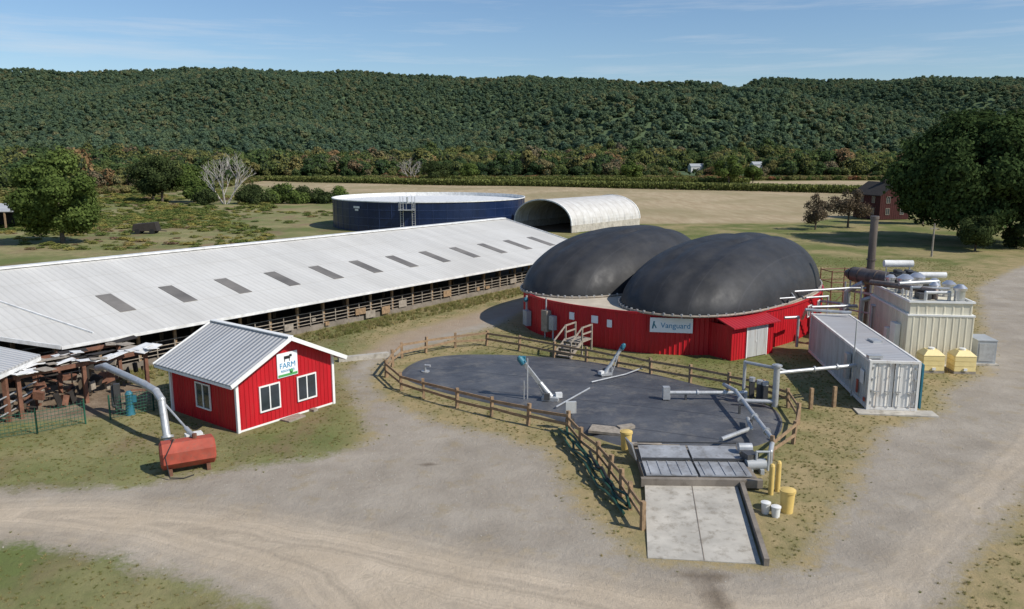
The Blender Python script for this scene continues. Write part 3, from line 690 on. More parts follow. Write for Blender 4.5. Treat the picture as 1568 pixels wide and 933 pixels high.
# ------------------------------------------------------------ digester
DX,DY=12.8,62.3
dg=group('biogas_digester',(DX,DY,0),A)
HL,HW,DH,NE=12.3,10.5,2.65,2.4
def sup(t,a,b_,n):
    c,s=math.cos(t),math.sin(t); return (a*math.copysign(abs(c)**(2/n),c),b_*math.copysign(abs(s)**(2/n),s))
raw=[sup(2*math.pi*i/4000,HL,HW,NE) for i in range(4001)]
cum=[0]
for a,c in zip(raw[:-1],raw[1:]): cum.append(cum[-1]+math.hypot(c[0]-a[0],c[1]-a[1]))
def ring(step_n,off=0):
    out=[]
    for i in range(step_n):
        d=cum[-1]*i/step_n; j=int(np.searchsorted(cum,d)); j=max(1,min(j,4000))
        p=raw[j]; q=raw[j-1]; t=(d-cum[j-1])/max(1e-9,cum[j]-cum[j-1]); x=q[0]+(p[0]-q[0])*t; y=q[1]+(p[1]-q[1])*t
        dx,dy=p[0]-q[0],p[1]-q[1]; l=math.hypot(dx,dy) or 1
        o=off(i) if callable(off) else off
        out.append((x+dy/l*o,y-dx/l*o))
    return out
R_=ring(960,lambda i:[0,0,0,.05][i%4])
mb=MB(); n=len(R_)
mb.v=[(x,y,0) for x,y in R_]+[(x,y,DH) for x,y in R_]
for k in range(n): l=(k+1)%n; mb.f.append((k,l,n+l,n+k)); mb.m.append(0)
mb.done('wall','red',dg)
mb=MB(); mb.prism(ring(200,-.02),DH-.1,DH+.0,0); mb.done('roof_deck','tanconc',dg)
mb=MB(); T0=ring(200,.0); T1=ring(200,.1)
for k in range(200):
    l=(k+1)%200
    mb.hexa([(*T0[k],DH-.08),(*T1[k],DH-.08),(*T1[l],DH-.08),(*T0[l],DH-.08),(*T0[k],DH+.06),(*T1[k],DH+.06),(*T1[l],DH+.06),(*T0[l],DH+.06)],0)
mb.done('wall_cap','red',dg)
def dome(cx_,cy_,a,b_,h,ne,tiltx,name):
    mb=MB(); NR,NT=34,144
    for i in range(NR+1):
        r=math.sin(math.pi/2*i/NR)
        for j in range(NT):
            x,y=sup(2*math.pi*j/NT,a,b_,ne)
            X_,Y_=x*r/a,y*r/b_
            z=h*(max(0,1-r**2.8))**.54*(1+tiltx*X_-.06*X_*X_)
            z*=1-.045*math.exp(-((abs(y*r)-1.2)/.5)**2)*(r>.2)
            z+=.05*math.sin(j*math.pi/3)*math.exp(-((r-.95)/.06)**2)
            mb.v.append((cx_+x*r,cy_+y*r,DH+.02+max(0,z)))
    for i in range(NR):
        for j in range(NT):
            l=(j+1)%NT; mb.f.append((i*NT+j,(i+1)*NT+j,(i+1)*NT+l,i*NT+l)); mb.m.append(0)
    mb.done(name,'membrane',dg,True)
    mb=MB()
    pts=[sup(2*math.pi*j/NT,a+.1,b_+.1,ne) for j in range(NT)]
    for j in range(NT):
        p=pts[j];q=pts[(j+1)%NT]
        mb.tube((cx_+p[0],cy_+p[1],DH+.08),(cx_+q[0],cy_+q[1],DH+.08),.08,.08,6,0,False)
        if j%2==0: mb.obox((cx_+p[0]*1.0,cy_+p[1],DH+.12),(.12,.12,.2),math.atan2(p[1],p[0]),1)
    mb.done(name+'_clamp_rim',['greywood','galv'],dg)
dome(.3,5.0,11.0,5.1,4.15,2.4,.10,'gas_membrane_west')
dome(-.35,-4.55,11.6,5.55,4.05,2.35,.13,'gas_membrane_east')
def onwall(px_,py_):
    lx=(px_-DX)*math.cos(A)+(py_-DY)*math.sin(A); ly=-(px_-DX)*math.sin(A)+(py_-DY)*math.cos(A)
    R2=ring(400); j=min(range(400),key=lambda k:(R2[k][0]-lx)**2+(R2[k][1]-ly)**2)
    p=R2[j];q=R2[(j+1)%400]; ang=math.atan2(q[1]-p[1],q[0]-p[0])
    return p,ang
def wallgroup(name,wx,wy):
    p,ang=onwall(wx,wy); e=group(name); e.parent=dg; e.location=(p[0],p[1],0); e.rotation_euler[2]=ang; return e
e=wallgroup('company_sign',10.2,50.3)
mb=MB(); mb.box(-1.35,1.35,-.17,-.11,1.5,2.45); mb.done('board','sign',e)
text('lettering','Vanguard',.5,'signblue',e,(.27,-.18,1.95),(math.pi/2,0,0))
mb=MB(); mb.obox((-1.13,-.175,1.98),(.09,.01,.5),0,0,0,.2); mb.obox((-1.03,-.175,1.93),(.07,.01,.36),0,0,0,-.5); mb.done('logo','teal',e)
for wx,wy,w,z in ((5.4,52,.5,1.9),(6.3,51.5,.35,1.75),(3.8,53,.4,1.9)):
    e=wallgroup('notice_board',wx,wy); mb=MB(); mb.box(-w/2,w/2,-.11,-.06,z-.25,z+.25); mb.done('board','sign',e)
for wx,wy in ((21.9,55.5),(23.3,57.5)):
    e=wallgroup('wall_window',wx,wy); mb=MB(); win(mb,0,1.75,.8,.7,'x',-.06); mb.done('window',['trim','glass'],e)
e=wallgroup('electrical_cabinet',2.2,54.5); mb=MB()
mb.box(-.5,.1,-.5,-.08,.5,2.0,0); mb.box(.2,.7,-.4,-.08,.7,1.7,1); mb.tube((-.2,-.3,2),(-.2,-.3,2.9),.05,.05,8,1); mb.tube((.5,-.25,0),(.5,-.25,.7),.06,.06,8,1); mb.tube((-.3,-.3,0),(-.3,-.3,.5),.05,.05,8,1)
mb.done('boxes',['greywood','grey'],e)
e=wallgroup('electrical_cabinet',0.8,57.5); mb=MB(); mb.box(-.4,.4,-.45,-.08,.4,1.5,0); mb.tube((0,-.3,1.5),(0,-.3,2.6),.08,.08,8,0); mb.ball((0,-.35,2.3),.2,1); mb.done('boxes',['grey','teal'],e)
an=group('entrance_annex',(13.75,48.5,0),math.radians(33))
mb=MB(); ribwall(mb,(0,0),(3.9,0),0,2.15); ribwall(mb,(0,4.0),(0,0),0,2.2); ribwall(mb,(3.9,0),(3.9,4),0,2.2); mb.done('walls','red',an)
mb=MB(); mb.hexa([(-.25,-.35,2.1),(4.15,-.35,2.1),(4.15,3.2,3.15),(-.25,3.2,3.15),(-.25,-.35,2.18),(4.15,-.35,2.18),(4.15,3.2,3.23),(-.25,3.2,3.23)]); mb.done('roof','redroof',an)
mb=MB(); mb.box(1.35,2.25,-.07,-.03,.05,2.0,0); mb.box(2.28,3.15,-.07,-.03,.05,2.0,0); mb.box(1.27,1.34,-.08,-.03,0,2.08,1); mb.box(3.16,3.23,-.08,-.03,0,2.08,1); mb.box(1.34,3.16,-.08,-.03,2.01,2.08,1); mb.box(2.15,2.2,-.1,-.07,.95,1.1,1)
mb.done('double_door',['contside','trim'],an)
st=group('wooden_steps',(4.0,50.4,0),math.radians(-35)); mb=MB()
for i in range(5): mb.box(-.6,.6,-1.5+i*.3,-1.2+i*.3,.17*(i+1)-.05,.17*(i+1),0)
mb.box(-.65,.65,0,1.3,.82,.9,0)
for x in (-.62,.62):
    mb.beam((x,-1.5,.1),(x,.05,.9),.06,.22,0)
    for y,z in ((-1.4,.15),(0,.9),(1.25,.9)): mb.box(x-.05,x+.05,y-.05,y+.05,0,z+.95,0)
    mb.beam((x,-1.4,1.05),(x,0,1.8),.05,.1,0); mb.beam((x,0,1.8),(x,1.3,1.8),.05,.1,0); mb.beam((x,0,1.35),(x,1.3,1.35),.05,.1,0)
mb.done('treads_and_rails','greywood',st)

# ------------------------------------------------------------ pad, fence, ramp
mb=MB(); pp=chaikin(PADP,2); n=len(pp); cxp=sum(p[0] for p in pp)/n; cyp=sum(p[1] for p in pp)/n
NRg=22
for i in range(NRg+1):
    r=i/NRg
    for (x,y) in pp:
        X_,Y_=cxp+(x-cxp)*r,cyp+(y-cyp)*r
        z=.1+.18*(1-r**3)+.03*math.sin(X_*1.3+Y_*.4)*math.sin(Y_*.9)*(1-r)
        if i==NRg: z=.0
        mb.v.append((X_,Y_,z))
for i in range(NRg):
    for j in range(n):
        l=(j+1)%n; mb.f.append((i*n+j,(i+1)*n+j,(i+1)*n+l,i*n+l)); mb.m.append(0)
mb.done('covered_manure_pit','pad',None,True)
def fence(name,P,rails=(.45,.85),closed=False):
    mb=MB(); g=random.Random(len(P))
    for k,(x,y) in enumerate(P):
        mb.obox((x,y,.52),(.15,.15,g.uniform(1.0,1.2)),g.uniform(0,1),0,g.uniform(-.06,.06),g.uniform(-.06,.06))
    for a,c in zip(P[:-1],P[1:]):
        for z in rails: mb.beam((a[0],a[1]-.09,z+g.uniform(-.07,.07)),(c[0],c[1]-.09,z+g.uniform(-.07,.07)),.05,.14,0)
    return mb.done(name,'wood')
FA=[(-7.3,44.8),(-7.3,47.2),(-7.0,49.2),(-5.6,50.6),(-3.8,52.0),(-1.7,52.7),(.5,51.2),(2.7,49.4),(4.6,47.9),(6.4,46.7),(8.1,45.1),(10.1,43.6),(11.9,42.2),(13.3,40.7),(14.1,39.1),(13.7,36.5),(12.6,33.9),(11,32)]
FB=[(-7.3,44.8),(-6.1,42.2),(-4.7,40.7),(-2.8,39.1),(-1,37.7),(.8,36.4),(2.6,35.2),(3,33.1),(3.6,31.4),(3.9,29.8),(4.15,28.4),(4.3,27.2),(4.5,25.6)]
fence('wooden_fence',FA); fence('wooden_fence',FB)
mb=MB()
mb.hexa([(4.35,23.6,.0),(7.85,23.2,.0),(8.7,28.9,.0),(5.15,29.1,.0),(4.35,23.6,.03),(7.85,23.2,.03),(8.7,28.9,.16),(5.15,29.1,.16)],0)
mb.beam((8.0,23.1,.12),(8.85,28.9,.22),.16,.28,1)
mb.beam((6.12,23.42,.036),(6.95,28.95,.166),.03,.006,2)
mb.done('concrete_ramp',['conc','kerb','kerb'])
pl=group('unloading_platform',(5.15,29.1,0),math.radians(-2))
mb=MB(); mb.box(0,4.4,.1,3.8,0,.34,0); mb.box(-.15,4.5,-.12,.1,.1,.42,1); mb.done('base',['kerb','kerb'],pl)
mb=MB()
for x0,x1 in ((.1,2.1),(2.2,4.2)):
    mb.hexa([(x0,.3,.38),(x1,.3,.38),(x1,1.75,.38),(x0,1.75,.38),(x0,.3,.43),(x1,.3,.43),(x1,1.75,.43),(x0,1.75,.43)])
    mb.hexa([(x0,1.9,.4),(x1,1.9,.4),(x1,3.2,.5),(x0,3.2,.5),(x0,1.9,.46),(x1,1.9,.46),(x1,3.2,.56),(x0,3.2,.56)])
    mb.beam((x0,1.8,.5),(x1,1.8,.5),.07,.08,1)
    for k in range(5): mb.beam((x0+.2+k*.4,.32,.44),(x0+.2+k*.4,1.72,.44),.04,.03,0)
mb.beam((.1,3.4,.62),(4.3,3.4,.62),.05,.05,1); mb.obox((-.25,2.6,.6),(.06,.9,.75),.2,0,0,-.3); mb.obox((4.5,1.9,.55),(.5,.5,.45),.3,1); mb.tube((4.2,2.6,.7),(4.75,2.6,.7),.22,.22,12,2)
mb.beam((-.2,3.5,.5),(1.2,3.7,.42),.25,.06,3); mb.beam((.4,3.9,.3),(2.0,3.8,.3),.2,.06,3)
mb.done('steel_covers',['cover','steeldark','galv','greywood'],pl)

pg=group('process_piping')
mb=MB()
mb.pipe([(8.1,39.7,.3),(8.1,39.7,.62),(12.1,39.7,.62),(12.1,39.7,.3)],.105); mb.box(7.8,8.15,39.5,39.85,.3,.95,0)
mb.pipe([(12.1,40.1,.2),(12.1,40.1,2.15),(13.3,38.9,2.15)],.085)
mb.pipe([(13.3,38.7,.2),(13.3,38.7,2.4)],.16); mb.tube((13.3,38.7,2.3),(13.3,38.7,2.37),.25,.25,16)
mb.pipe([(13.35,38.9,1.9),(17.9,40.2,1.95)],.10); mb.pipe([(13.35,38.7,2.2),(14.0,39.3,1.85),(17.9,40.8,1.7)],.08)
mb.pipe([(11.5,38.9,.45),(13.3,38.7,.45)],.11)
mb.pipe([(11.2,40.6,.8),(11.3,38.8,1.0),(11.15,32.4,.75)],.10); mb.pipe([(11.2,36.2,.4),(10.9,34.7,.45),(9.1,33.0,.55)],.10)
mb.pipe([(11.15,32.4,.75),(10.6,31.0,.75),(10.6,31.0,.1)],.1)
for x,y,z in ((9.6,39.7,.62),(11,39.7,.62),(15.5,39.52,1.93),(16.8,39.88,1.95)): mb.tube((x-.04,y,z),(x+.04,y,z),.16,.16,14)
for y,z in ((37.5,.94),(35.2,.85),(33.4,.78)): mb.tube((11.2,y,z),(11.2,y-.08,z),.17,.17,14)
for x,y in ((9,39.7),(11.15,35.5),(11.2,37.6)): mb.box(x-.05,x+.05,y-.05,y+.05,.1,.6,1)
mb.done('pipes',['galv','steeldark'],pg,True)
mb=MB()
for x,y in ((12.55,40.2),(12.8,39.7),(13.0,39.4)):
    mb.box(x-.12,x+.12,y-.12,y+.12,.2,1.1,0); mb.tube((x,y,1.1),(x,y,1.3),.16,.16,10,1)
mb.done('valves',['steeldark','galv'],pg)
def mixer(loc,rz,sc=.85,lean=1.0):
    e=group('manure_mixer',loc,rz,sc); mb=MB()
    tx=-1.3*lean
    mb.beam((.2,0,.35),(tx,0,2.0),.15,.2,0); mb.tube((.35,0,.2),(-.3*lean,0,.95),.17,.14,12,0); mb.obox((.35,0,.15),(.9,.7,.2),0,0); mb.tube((-.1,.25,.1),(-.1,.25,.7),.05,.05,8,0)
    mb.beam((-.05,.2,0),(-.9*lean,.2,1.6),.05,.05,0); mb.obox((.75,.15,.3),(.35,.3,.25),.4,2); mb.obox((.2,-.3,.3),(.3,.25,.35),.1,1)
    mb.done('arm',['galv','steeldark','white'],e,True)
    mb=MB(); d=Vector((tx-.2,0,1.65)).normalized(); p=Vector((tx-.0,0,1.95))
    mb.tube(p,p+d*.42,.18,.18,14); mb.tube(p+d*.42,p+d*.52,.13,.09,14); mb.obox(p+d*.2+Vector((.05,.2,.1)),(.2,.18,.25),0)
    mb.done('motor','teal',e,True); return e
mixer((1.7,39.8,.2),math.radians(-15),.95,.9); mixer((5.6,44.4,.25),math.radians(200),.75,.75)
mb=MB(); mb.tube((.8,39.9,.1),(.8,39.9,2.4),.035,.035,8); mb.tube((.62,39.9,.1),(.62,39.9,1.2),.03,.03,8); mb.done('steel_post','galv')
mb=MB(); mb.pipe([(-5.1,45.4,.1),(-5.1,45.4,.55),(-4.8,45.3,.55)],.08); mb.tube((-5.1,45.4,.15),(-5.1,45.4,.22),.25,.25,14); mb.done('vent_riser','galv')
mb=MB(); mb.pipe([(4.4,42.6,.35),(6.5,44.2,.35),(7.8,45.7,.35)],.04); mb.pipe([(2.2,38.3,.3),(4.2,41.6,.3)],.045); mb.done('pad_hose','galv')
cb=group('control_panel',(2.75,35.7,0),.1); mb=MB(); mb.tube((0,0,0),(0,0,1.1),.05,.05,8,1); mb.box(-.25,.25,-.08,.08,.85,1.4,0); mb.obox((-.1,-.35,.45),(.35,.25,.5),.2,1); mb.done('box',['contside','steeldark'],cb)
mb=MB(); g=random.Random(12)
for k in range(4):
    pts=[]
    for i in range(12):
        t=i/11; pts.append((2.4+t*1.75+.12*k+g.uniform(-.12,.12)-.25,34.8-8.2*t+g.uniform(-.1,.1),.12+.25*math.sin(t*9+k)**2+.06*k))
    mb.pipe(pts,.055,7)
mb.done('green_hoses','hose',None,True)
mb=MB()
mb.pipe([(3.2,31.2,.7),(3.4,30.2,.4),(3.5,29.3,.75),(3.8,28.3,.3),(4.2,27.2,.15)],.06); mb.done('black_hose','rubber',None,True)

def bin_(name,loc,r,h,mt,lid=True):
    mb=MB(); mb.tube((0,0,0),(0,0,h*.9),r*.85,r,18); mb.tube((0,0,h*.9),(0,0,h),r*1.12,r*1.12,18); mb.tube((0,0,h),(0,0,h*1.04),r*1.0,r*.8,18)
    return mb.done(name,mt,None,True,loc)
bin_('yellow_bin',(5.0,33.2,.0),.25,.85,'yellow'); bin_('yellow_bin',(9.95,27.0,0),.26,.85,'yellow')
bin_('white_bucket',(9.15,26.9,0),.16,.42,'bucket'); bin_('white_bucket',(9.42,26.6,0),.16,.4,'bucket')
for x,y in ((9.85,28.5),(10.2,28.8)):
    mb=MB(); mb.tube((0,0,0),(0,0,1.15),.1,.1,14); mb.ball((0,0,1.15),.1); mb.done('yellow_bollard','yellow',None,True,(x,y,0))
for x,y in ((15.2,38.9),(16.5,39.2),(22.5,62),(20.5,53)):
    mb=MB(); mb.obox((0,0,.55),(.16,.16,1.1),.2); mb.done('wooden_post','wood',None,False,(x,y,0))
mb=MB(); mb.tube((0,0,.35),(.8,.1,.35),.22,.22,16); mb.box(.1,.25,-.22,.22,0,.2); mb.box(.55,.7,-.22,.22,0,.2); mb.pipe([(.4,0,.5),(.4,0,.9),(.9,0,.9),(.9,0,.1)],.05); mb.done('transfer_pump','grey',None,True,(9.5,30.6,0))
mb=MB(); mb.obox((0,0,.12),(1.6,.9,.12),-.3); mb.obox((.9,.3,.15),(.8,.35,.2),.4); mb.done('scrap_boards','greywood',None,False,(4.4,35.1,.1))
mb=MB()
mb.obox((0,0,.12),(3.2,.4,.34),math.radians(24)); mb.done('concrete_curb','conc',None,False,(-9.4,49.0,0))
ft=group('fuel_tank',(-13.3,31.0,0),math.radians(28)); mb=MB()
oc8=[(.62*math.cos(math.pi/8+i*math.pi/4),.62*math.sin(math.pi/8+i*math.pi/4)) for i in range(8)]
v0=len(mb.v)
secs=[(-1.05,.8),(-.97,1),(.97,1),(1.05,.8)]
for x,s_ in secs:
    for y,z in oc8: mb.v.append((x,y*s_,.75+z*s_*.95))
for a in range(3):
    for k in range(8):
        l=(k+1)%8; mb.f.append((v0+a*8+k,v0+a*8+l,v0+a*8+8+l,v0+a*8+8+k)); mb.m.append(0)
mb.f.append(tuple(v0+k for k in range(7,-1,-1)));mb.m.append(0); mb.f.append(tuple(v0+24+k for k in range(8)));mb.m.append(0)
mb.tube((.3,0,1.3),(.3,0,1.48),.1,.1,10,1); mb.tube((-.5,0,1.3),(-.5,0,1.42),.06,.06,10,1)
mb.box(-.8,-.65,-.5,.5,0,.25,1); mb.box(.65,.8,-.5,.5,0,.25,1)
mb.pipe([(-.5,-.1,1.4),(-.9,-.7,.9),(-.8,-.9,.1),(-.3,-1.0,.03),(.1,-.8,.03)],.025,6,2)
mb.done('shell',['orange','rust','rubber'],ft)
lp=group('overhead_manure_pipe'); mb=MB()
mb.pipe([(-15.3,33.7,.0),(-15.75,34.4,1.9),(-16.2,34.9,2.15),(-17.1,35.7,2.25),(-20.4,38.7,2.3),(-21.4,39.8,1.9)],.17,14); mb.tube((-15.3,33.7,.35),(-15.32,33.74,.45),.27,.27,14)
mb.pipe([(-15.9,34.6,1.9),(-14.4,33.6,.85)],.05); mb.pipe([(-14.4,33.6,.85),(-13.4,32.6,.5)],.1)
mb.done('pipe','galv',lp,True)
mb=MB(); mb.obox((-14.0,33.4,.5),(.7,.4,.4),.6,0); mb.tube((-14.3,33.2,.1),(-13.6,33.7,.4),.15,.15,10,0); mb.done('valve_body','white',lp)
pm=group('blue_pump',(-19.0,38.0,0),.3,.9); mb=MB(); mb.tube((0,0,.0),(0,0,.5),.26,.22,14); mb.tube((0,0,.5),(0,0,1.2),.19,.19,14); mb.tube((0,0,1.2),(0,0,1.35),.22,.12,14); mb.obox((.27,0,.9),(.2,.25,.35)); mb.done('motor','teal',pm,True)
mb=MB(); mb.pipe([(-.3,0,.2),(-.9,.4,.5),(-.9,.6,1.6)],.08); mb.box(-.8,-.5,.3,.6,0,1.7); mb.done('pipework','steeldark',pm)
def meshfence(P,name='green_mesh_fence'):
    mb=MB()
    for (a,c) in zip(P[:-1],P[1:]):
        a=Vector((*a,0));c=Vector((*c,0));L=(c-a).length
        mb.tube(a,a+Vector((0,0,1.25)),.04,.04,6); mb.tube(c,c+Vector((0,0,1.25)),.04,.04,6)
        for z in np.arange(.1,1.2,.16): mb.tube(a+Vector((0,0,z)),c+Vector((0,0,z)),.012,.012,4,0,False)
        for t in np.arange(0,L,.16):
            p=a.lerp(c,t/L); mb.tube(p+Vector((0,0,.1)),p+Vector((0,0,1.2)),.009,.009,4,0,False)
    return mb.done(name,'greenmesh')
meshfence([(-28,32.2),(-25,33.4),(-22.0,35.2),(-20.5,36.6)]); meshfence([(-19.6,37.2),(-18.1,38.6),(-16.9,40)])

# ------------------------------------------------------------ container
cr=math.radians(-7)
cn=group('shipping_container',(17.9,38.6,0),cr); cw,cl,ch=2.44,12.2,2.62
def corr_wall(mb,axis,fixed,a0,a1,z0,z1,depth,m,per=.28):
    n=int((a1-a0)/per); pts=[]
    for i in range(n):
        s_=a0+(a1-a0)*i/n; w=(a1-a0)/n
        pts+=[(s_,0),(s_+w*.3,0),(s_+w*.5,depth),(s_+w*.8,depth)]
    pts.append((a1,0))
    for (a,da),(c,dc_) in zip(pts[:-1],pts[1:]):
        if axis=='y': mb.face([(fixed+da,a,z0),(fixed+dc_,c,z0),(fixed+dc_,c,z1),(fixed+da,a,z1)],m)
        else: mb.face([(a,fixed+da,z0),(c,fixed+dc_,z0),(c,fixed+dc_,z1),(a,fixed+da,z1)],m)
mb=MB()
corr_wall(mb,'y',.03,.1,cl-.1,.25,ch-.12,.035,0); corr_wall(mb,'y',cw-.03,.1,cl-.1,.25,ch-.12,-.035,0); mb.face([(0.04,cl-.05,.2),(cw-.04,cl-.05,.2),(cw-.04,cl-.05,ch-.1),(.04,cl-.05,ch-.1)],0)
mb.done('side_walls','contside',cn)
mb=MB()
for x in (0,cw-.12):
    for y in (0,cl-.12): mb.box(x,x+.12,y,y+.12,.05,ch,0)
    mb.box(x,x+.12,.12,cl-.12,.08,.25,0); mb.box(x,x+.12,.12,cl-.12,ch-.12,ch,0)
for y in (0,cl-.12): mb.box(.12,cw-.12,y,y+.12,.08,.22,0); mb.box(.12,cw-.12,y,y+.12,ch-.12,ch,0)
mb.done('frame','contwhite',cn)
mb=MB(); corr_wall(mb,'x',.05,.14,cw/2-.01,.24,ch-.14,.03,0,.36); corr_wall(mb,'x',.05,cw/2+.01,cw-.14,.24,ch-.14,.03,0,.36)
for x in (.42,.98,1.46,2.02):
    mb.tube((x,.0,.2),(x,.0,ch-.12),.022,.022,8,1); mb.box(x-.12,x+.12,-.03,.02,1.0,1.06,1)
    for z in (.25,.9,1.8,2.4): mb.box(x-.05,x+.05,-.03,.03,z,z+.05,1)
for x in (.16,cw-.24):
    for z in (.4,1.0,1.6,2.2): mb.box(x,x+.08,-.02,.05,z,z+.12,1)
mb.box(cw/2-.015,cw/2+.015,.02,.045,.24,ch-.14,2)
mb.done('doors',['contwhite','galv','dark'],cn)
mb=MB(); mb.box(.1,cw-.1,.1,cl-.1,ch-.07,ch-.03); mb.done('roof','controof',cn)
mb=MB(); mb.box(-.07,-.02,.7,1.2,1.2,1.9,0); mb.box(-.06,-.02,1.5,1.75,.5,1.2,1); mb.box(-.25,-.03,3.0,3.5,.8,2.2,2); mb.tube((-.12,2.2,.1),(-.12,2.2,4.2),.04,.04,8,2); mb.box(-.06,-.02,.3,.5,.4,.6,1)
mb.obox((.35,.5,ch+.1),(.7,.35,.14),.1,2); mb.obox((1.6,4.5,ch+.02),(.5,.8,.12),.1,2)
mb.done('side_fittings',['sign','orange','galv'],cn)
mb=MB(); mb.obox((cw+.25,1.2,1.25),(.08,1.7,2.3),0,0); mb.obox((cw+.25,3.2,.9),(.3,1.2,1.6),0,1); mb.done('side_door_panel',['teal','grey'],cn)
mb=MB(); mb.box(-.6,3.2,-.5,.4,0,.07); mb.done('container_slab','conc',None,False,(17.9,38.4,0),cr)
mb=MB()
mb.pipe([(19.5,52.5,1.9),(19.0,50.5,2.9),(21.5,49.5,2.9)],.1); mb.pipe([(18.9,51.5,.2),(18.9,51.5,2.2),(17.9,51.3,2.2)],.1); mb.pipe([(19.5,55,3.3),(24,56,3.4),(25.2,56,3.4)],.08); mb.pipe([(20.7,54,1.),(20.7,54,2.4),(24,54.5,2.4)],.1); mb.pipe([(21.5,57.5,1.7),(25.5,57.8,1.7)],.11)
mb.pipe([(22.5,59,.3),(22.5,59,2.0),(24.6,57,2.0)],.09); mb.pipe([(15.5,52.5,3.1),(19.2,53.3,3.2),(19.5,55,3.3)],.06)
mb.pipe([(21.0,56.0,.2),(21.0,56.0,2.7),(22.8,56.6,2.7),(22.8,56.6,.2)],.08); mb.pipe([(22.2,54.6,.2),(22.2,54.6,1.4),(24.2,55,1.4)],.13)
mb.done('gas_piping',['galv'],None,True)

# ------------------------------------------------------------ generator building with equipment
gb=group('generator_building',(24.05,47.4,0),cr)
bw,bl,bh=3.8,7.2,3.95
mb=MB(); ribwall(mb,(0,0),(bw,0),.12,3.15,0,.35,.02); ribwall(mb,(0,bl),(0,0),.12,3.15,0,.35,.02); ribwall(mb,(bw,0),(bw,bl),.12,3.15,0,.35,.02); ribwall(mb,(bw,bl),(0,bl),.12,3.15)
ribwall(mb,(.12,.12),(bw-.12,.12),3.2,bh,0,.5,.02); ribwall(mb,(.12,bl-.1),(.12,.12),3.2,bh,0,.5,.02); ribwall(mb,(bw-.12,.12),(bw-.12,bl-.1),3.2,bh,0,.5,.02)
mb.face([(.1,.1,bh-.02),(bw-.1,.1,bh-.02),(bw-.1,bl,bh-.02),(.1,bl,bh-.02)])
mb.done('walls','beige',gb)
mb=MB(); mb.box(-.04,bw+.04,-.04,.14,3.12,3.22); mb.box(-.04,.14,.14,bl,3.12,3.22); mb.box(bw-.14,bw+.04,.14,bl,3.12,3.22)
mb.box(0,bw,.02,.12,bh-.02,bh+.1); mb.box(.02,.12,.12,bl,bh-.02,bh+.1); mb.box(bw-.12,bw-.02,.12,bl,bh-.02,bh+.1); mb.box(-.1,bw+.1,-.1,bl+.1,0,.12)
mb.box(-.35,-.03,1.0,1.9,.5,2.4); mb.box(-.3,-.03,2.6,3.1,1.0,1.8)
mb.done('trim','trim',gb)
mb=MB()
for (x,y,r,h) in ((3.1,.7,.38,1.05),(2.2,2.2,.32,.95),(.9,3.6,.5,1.2),(1.9,4.4,.5,1.2),(3.2,2.6,.4,1.0),(.7,5.6,.34,.9),(2.9,4.1,.34,.9)):
    mb.tube((x,y,bh),(x,y,bh+h*.65),r*.8,r*.8,18,0); mb.tube((x,y,bh+h*.65),(x,y,bh+h*.8),r,r*1.05,18,0); mb.tube((x,y,bh+h*.8),(x,y,bh+h),r*1.05,r*.4,18,0)
mb.tube((.5,6.6,bh+1.5),(2.4,6.7,bh+1.5),.24,.24,16,1); mb.tube((2.4,5.6,bh+.9),(4.2,5.7,bh+.9),.2,.2,16,1)
mb.box(1.0,2.6,5.4,6.9,bh,bh+.9,2); mb.box(2.4,3.4,4.8,5.4,bh,bh+.5,2); mb.box(1.0,1.7,1.2,2.1,bh,bh+.35,2)
for x,y in ((1.4,5.8),(2.1,5.8),(1.4,6.5),(2.1,6.5)): mb.tube((x,y,bh+.9),(x,y,bh+1.1),.28,.28,16,3)
for x in (.7,2.2): mb.tube((x,6.65,bh),(x,6.65,bh+1.3),.05,.05,8,0)
mb.done('roof_vents',['chrome','white','steeldark','steeldark'],gb,True)
mb=MB()
mb.pipe([(-.9,4.6,bh+.5),(1.4,2.0,bh+.5),(2.0,1.5,bh+.45),(2.0,1.5,bh)],.18,14,0); mb.pipe([(.3,2.9,bh+.7),(2.8,3.4,bh+.8),(3.1,3.4,bh)],.13,12,1); mb.pipe([(.8,2.1,bh),(.8,2.1,bh+.6),(2.9,1.7,bh+.6)],.09,12,1); mb.pipe([(2.6,.9,bh),(2.6,.9,bh+.5),(1.2,.8,bh+.5),(1.2,.8,bh)],.1,12,1)
for y in (.6,.9,1.5,2.1,3.3): mb.tube((.3,y,bh),(.3,y,bh+.5),.06,.06,8,1)
mb.done('roof_pipes',['stack','galv'],gb,True)
ex=group('exhaust_stack',(26.15,57.6,0),0); mb=MB()
mb.tube((0,0,0),(0,0,8.3),.27,.27,18,0); mb.tube((0,0,8.2),(0,0,8.4),.31,.31,18,0); mb.tube((0,0,5.2),(0,0,5.3),.34,.34,18,0)
mb.done('chimney','stack',ex,True)
mb=MB(); mb.tube((-1.0,.4,4.1),(.8,-3.4,4.1),.55,.55,22); mb.tube((-1.05,.5,4.1),(-1.3,1.0,4.1),.53,.25,22); mb.tube((.8,-3.4,4.1),(1.05,-3.9,4.1),.55,.28,22)
for t in (.15,.5,.85):
    p=Vector((-1.0,.4,4.1)).lerp(Vector((.8,-3.4,4.1)),t); d=Vector((1.8,-3.8,-.0)).normalized(); mb.tube(p,p+d*.1,.6,.6,22)
mb.done('muffler','stack',ex,True)
mb=MB()
for x,y in ((-1.3,.2),(-.6,-1.6),(.4,-3.2),(-.2,.8),(-2,-.6),(-1.6,-2.4)):
    mb.tube((x,y,0),(x,y,3.7),.07,.07,8)
mb.pipe([(-1.8,-.5,0),(-1.8,-.5,3.0),(-1.0,-1.2,3.7)],.2,12); mb.pipe([(-1.3,-2.,0),(-1.3,-2.,2.6),(.2,-2.6,3.2)],.16,12); mb.pipe([(-2.4,-1.5,.2),(-2.4,-1.5,2.2)],.25,12)
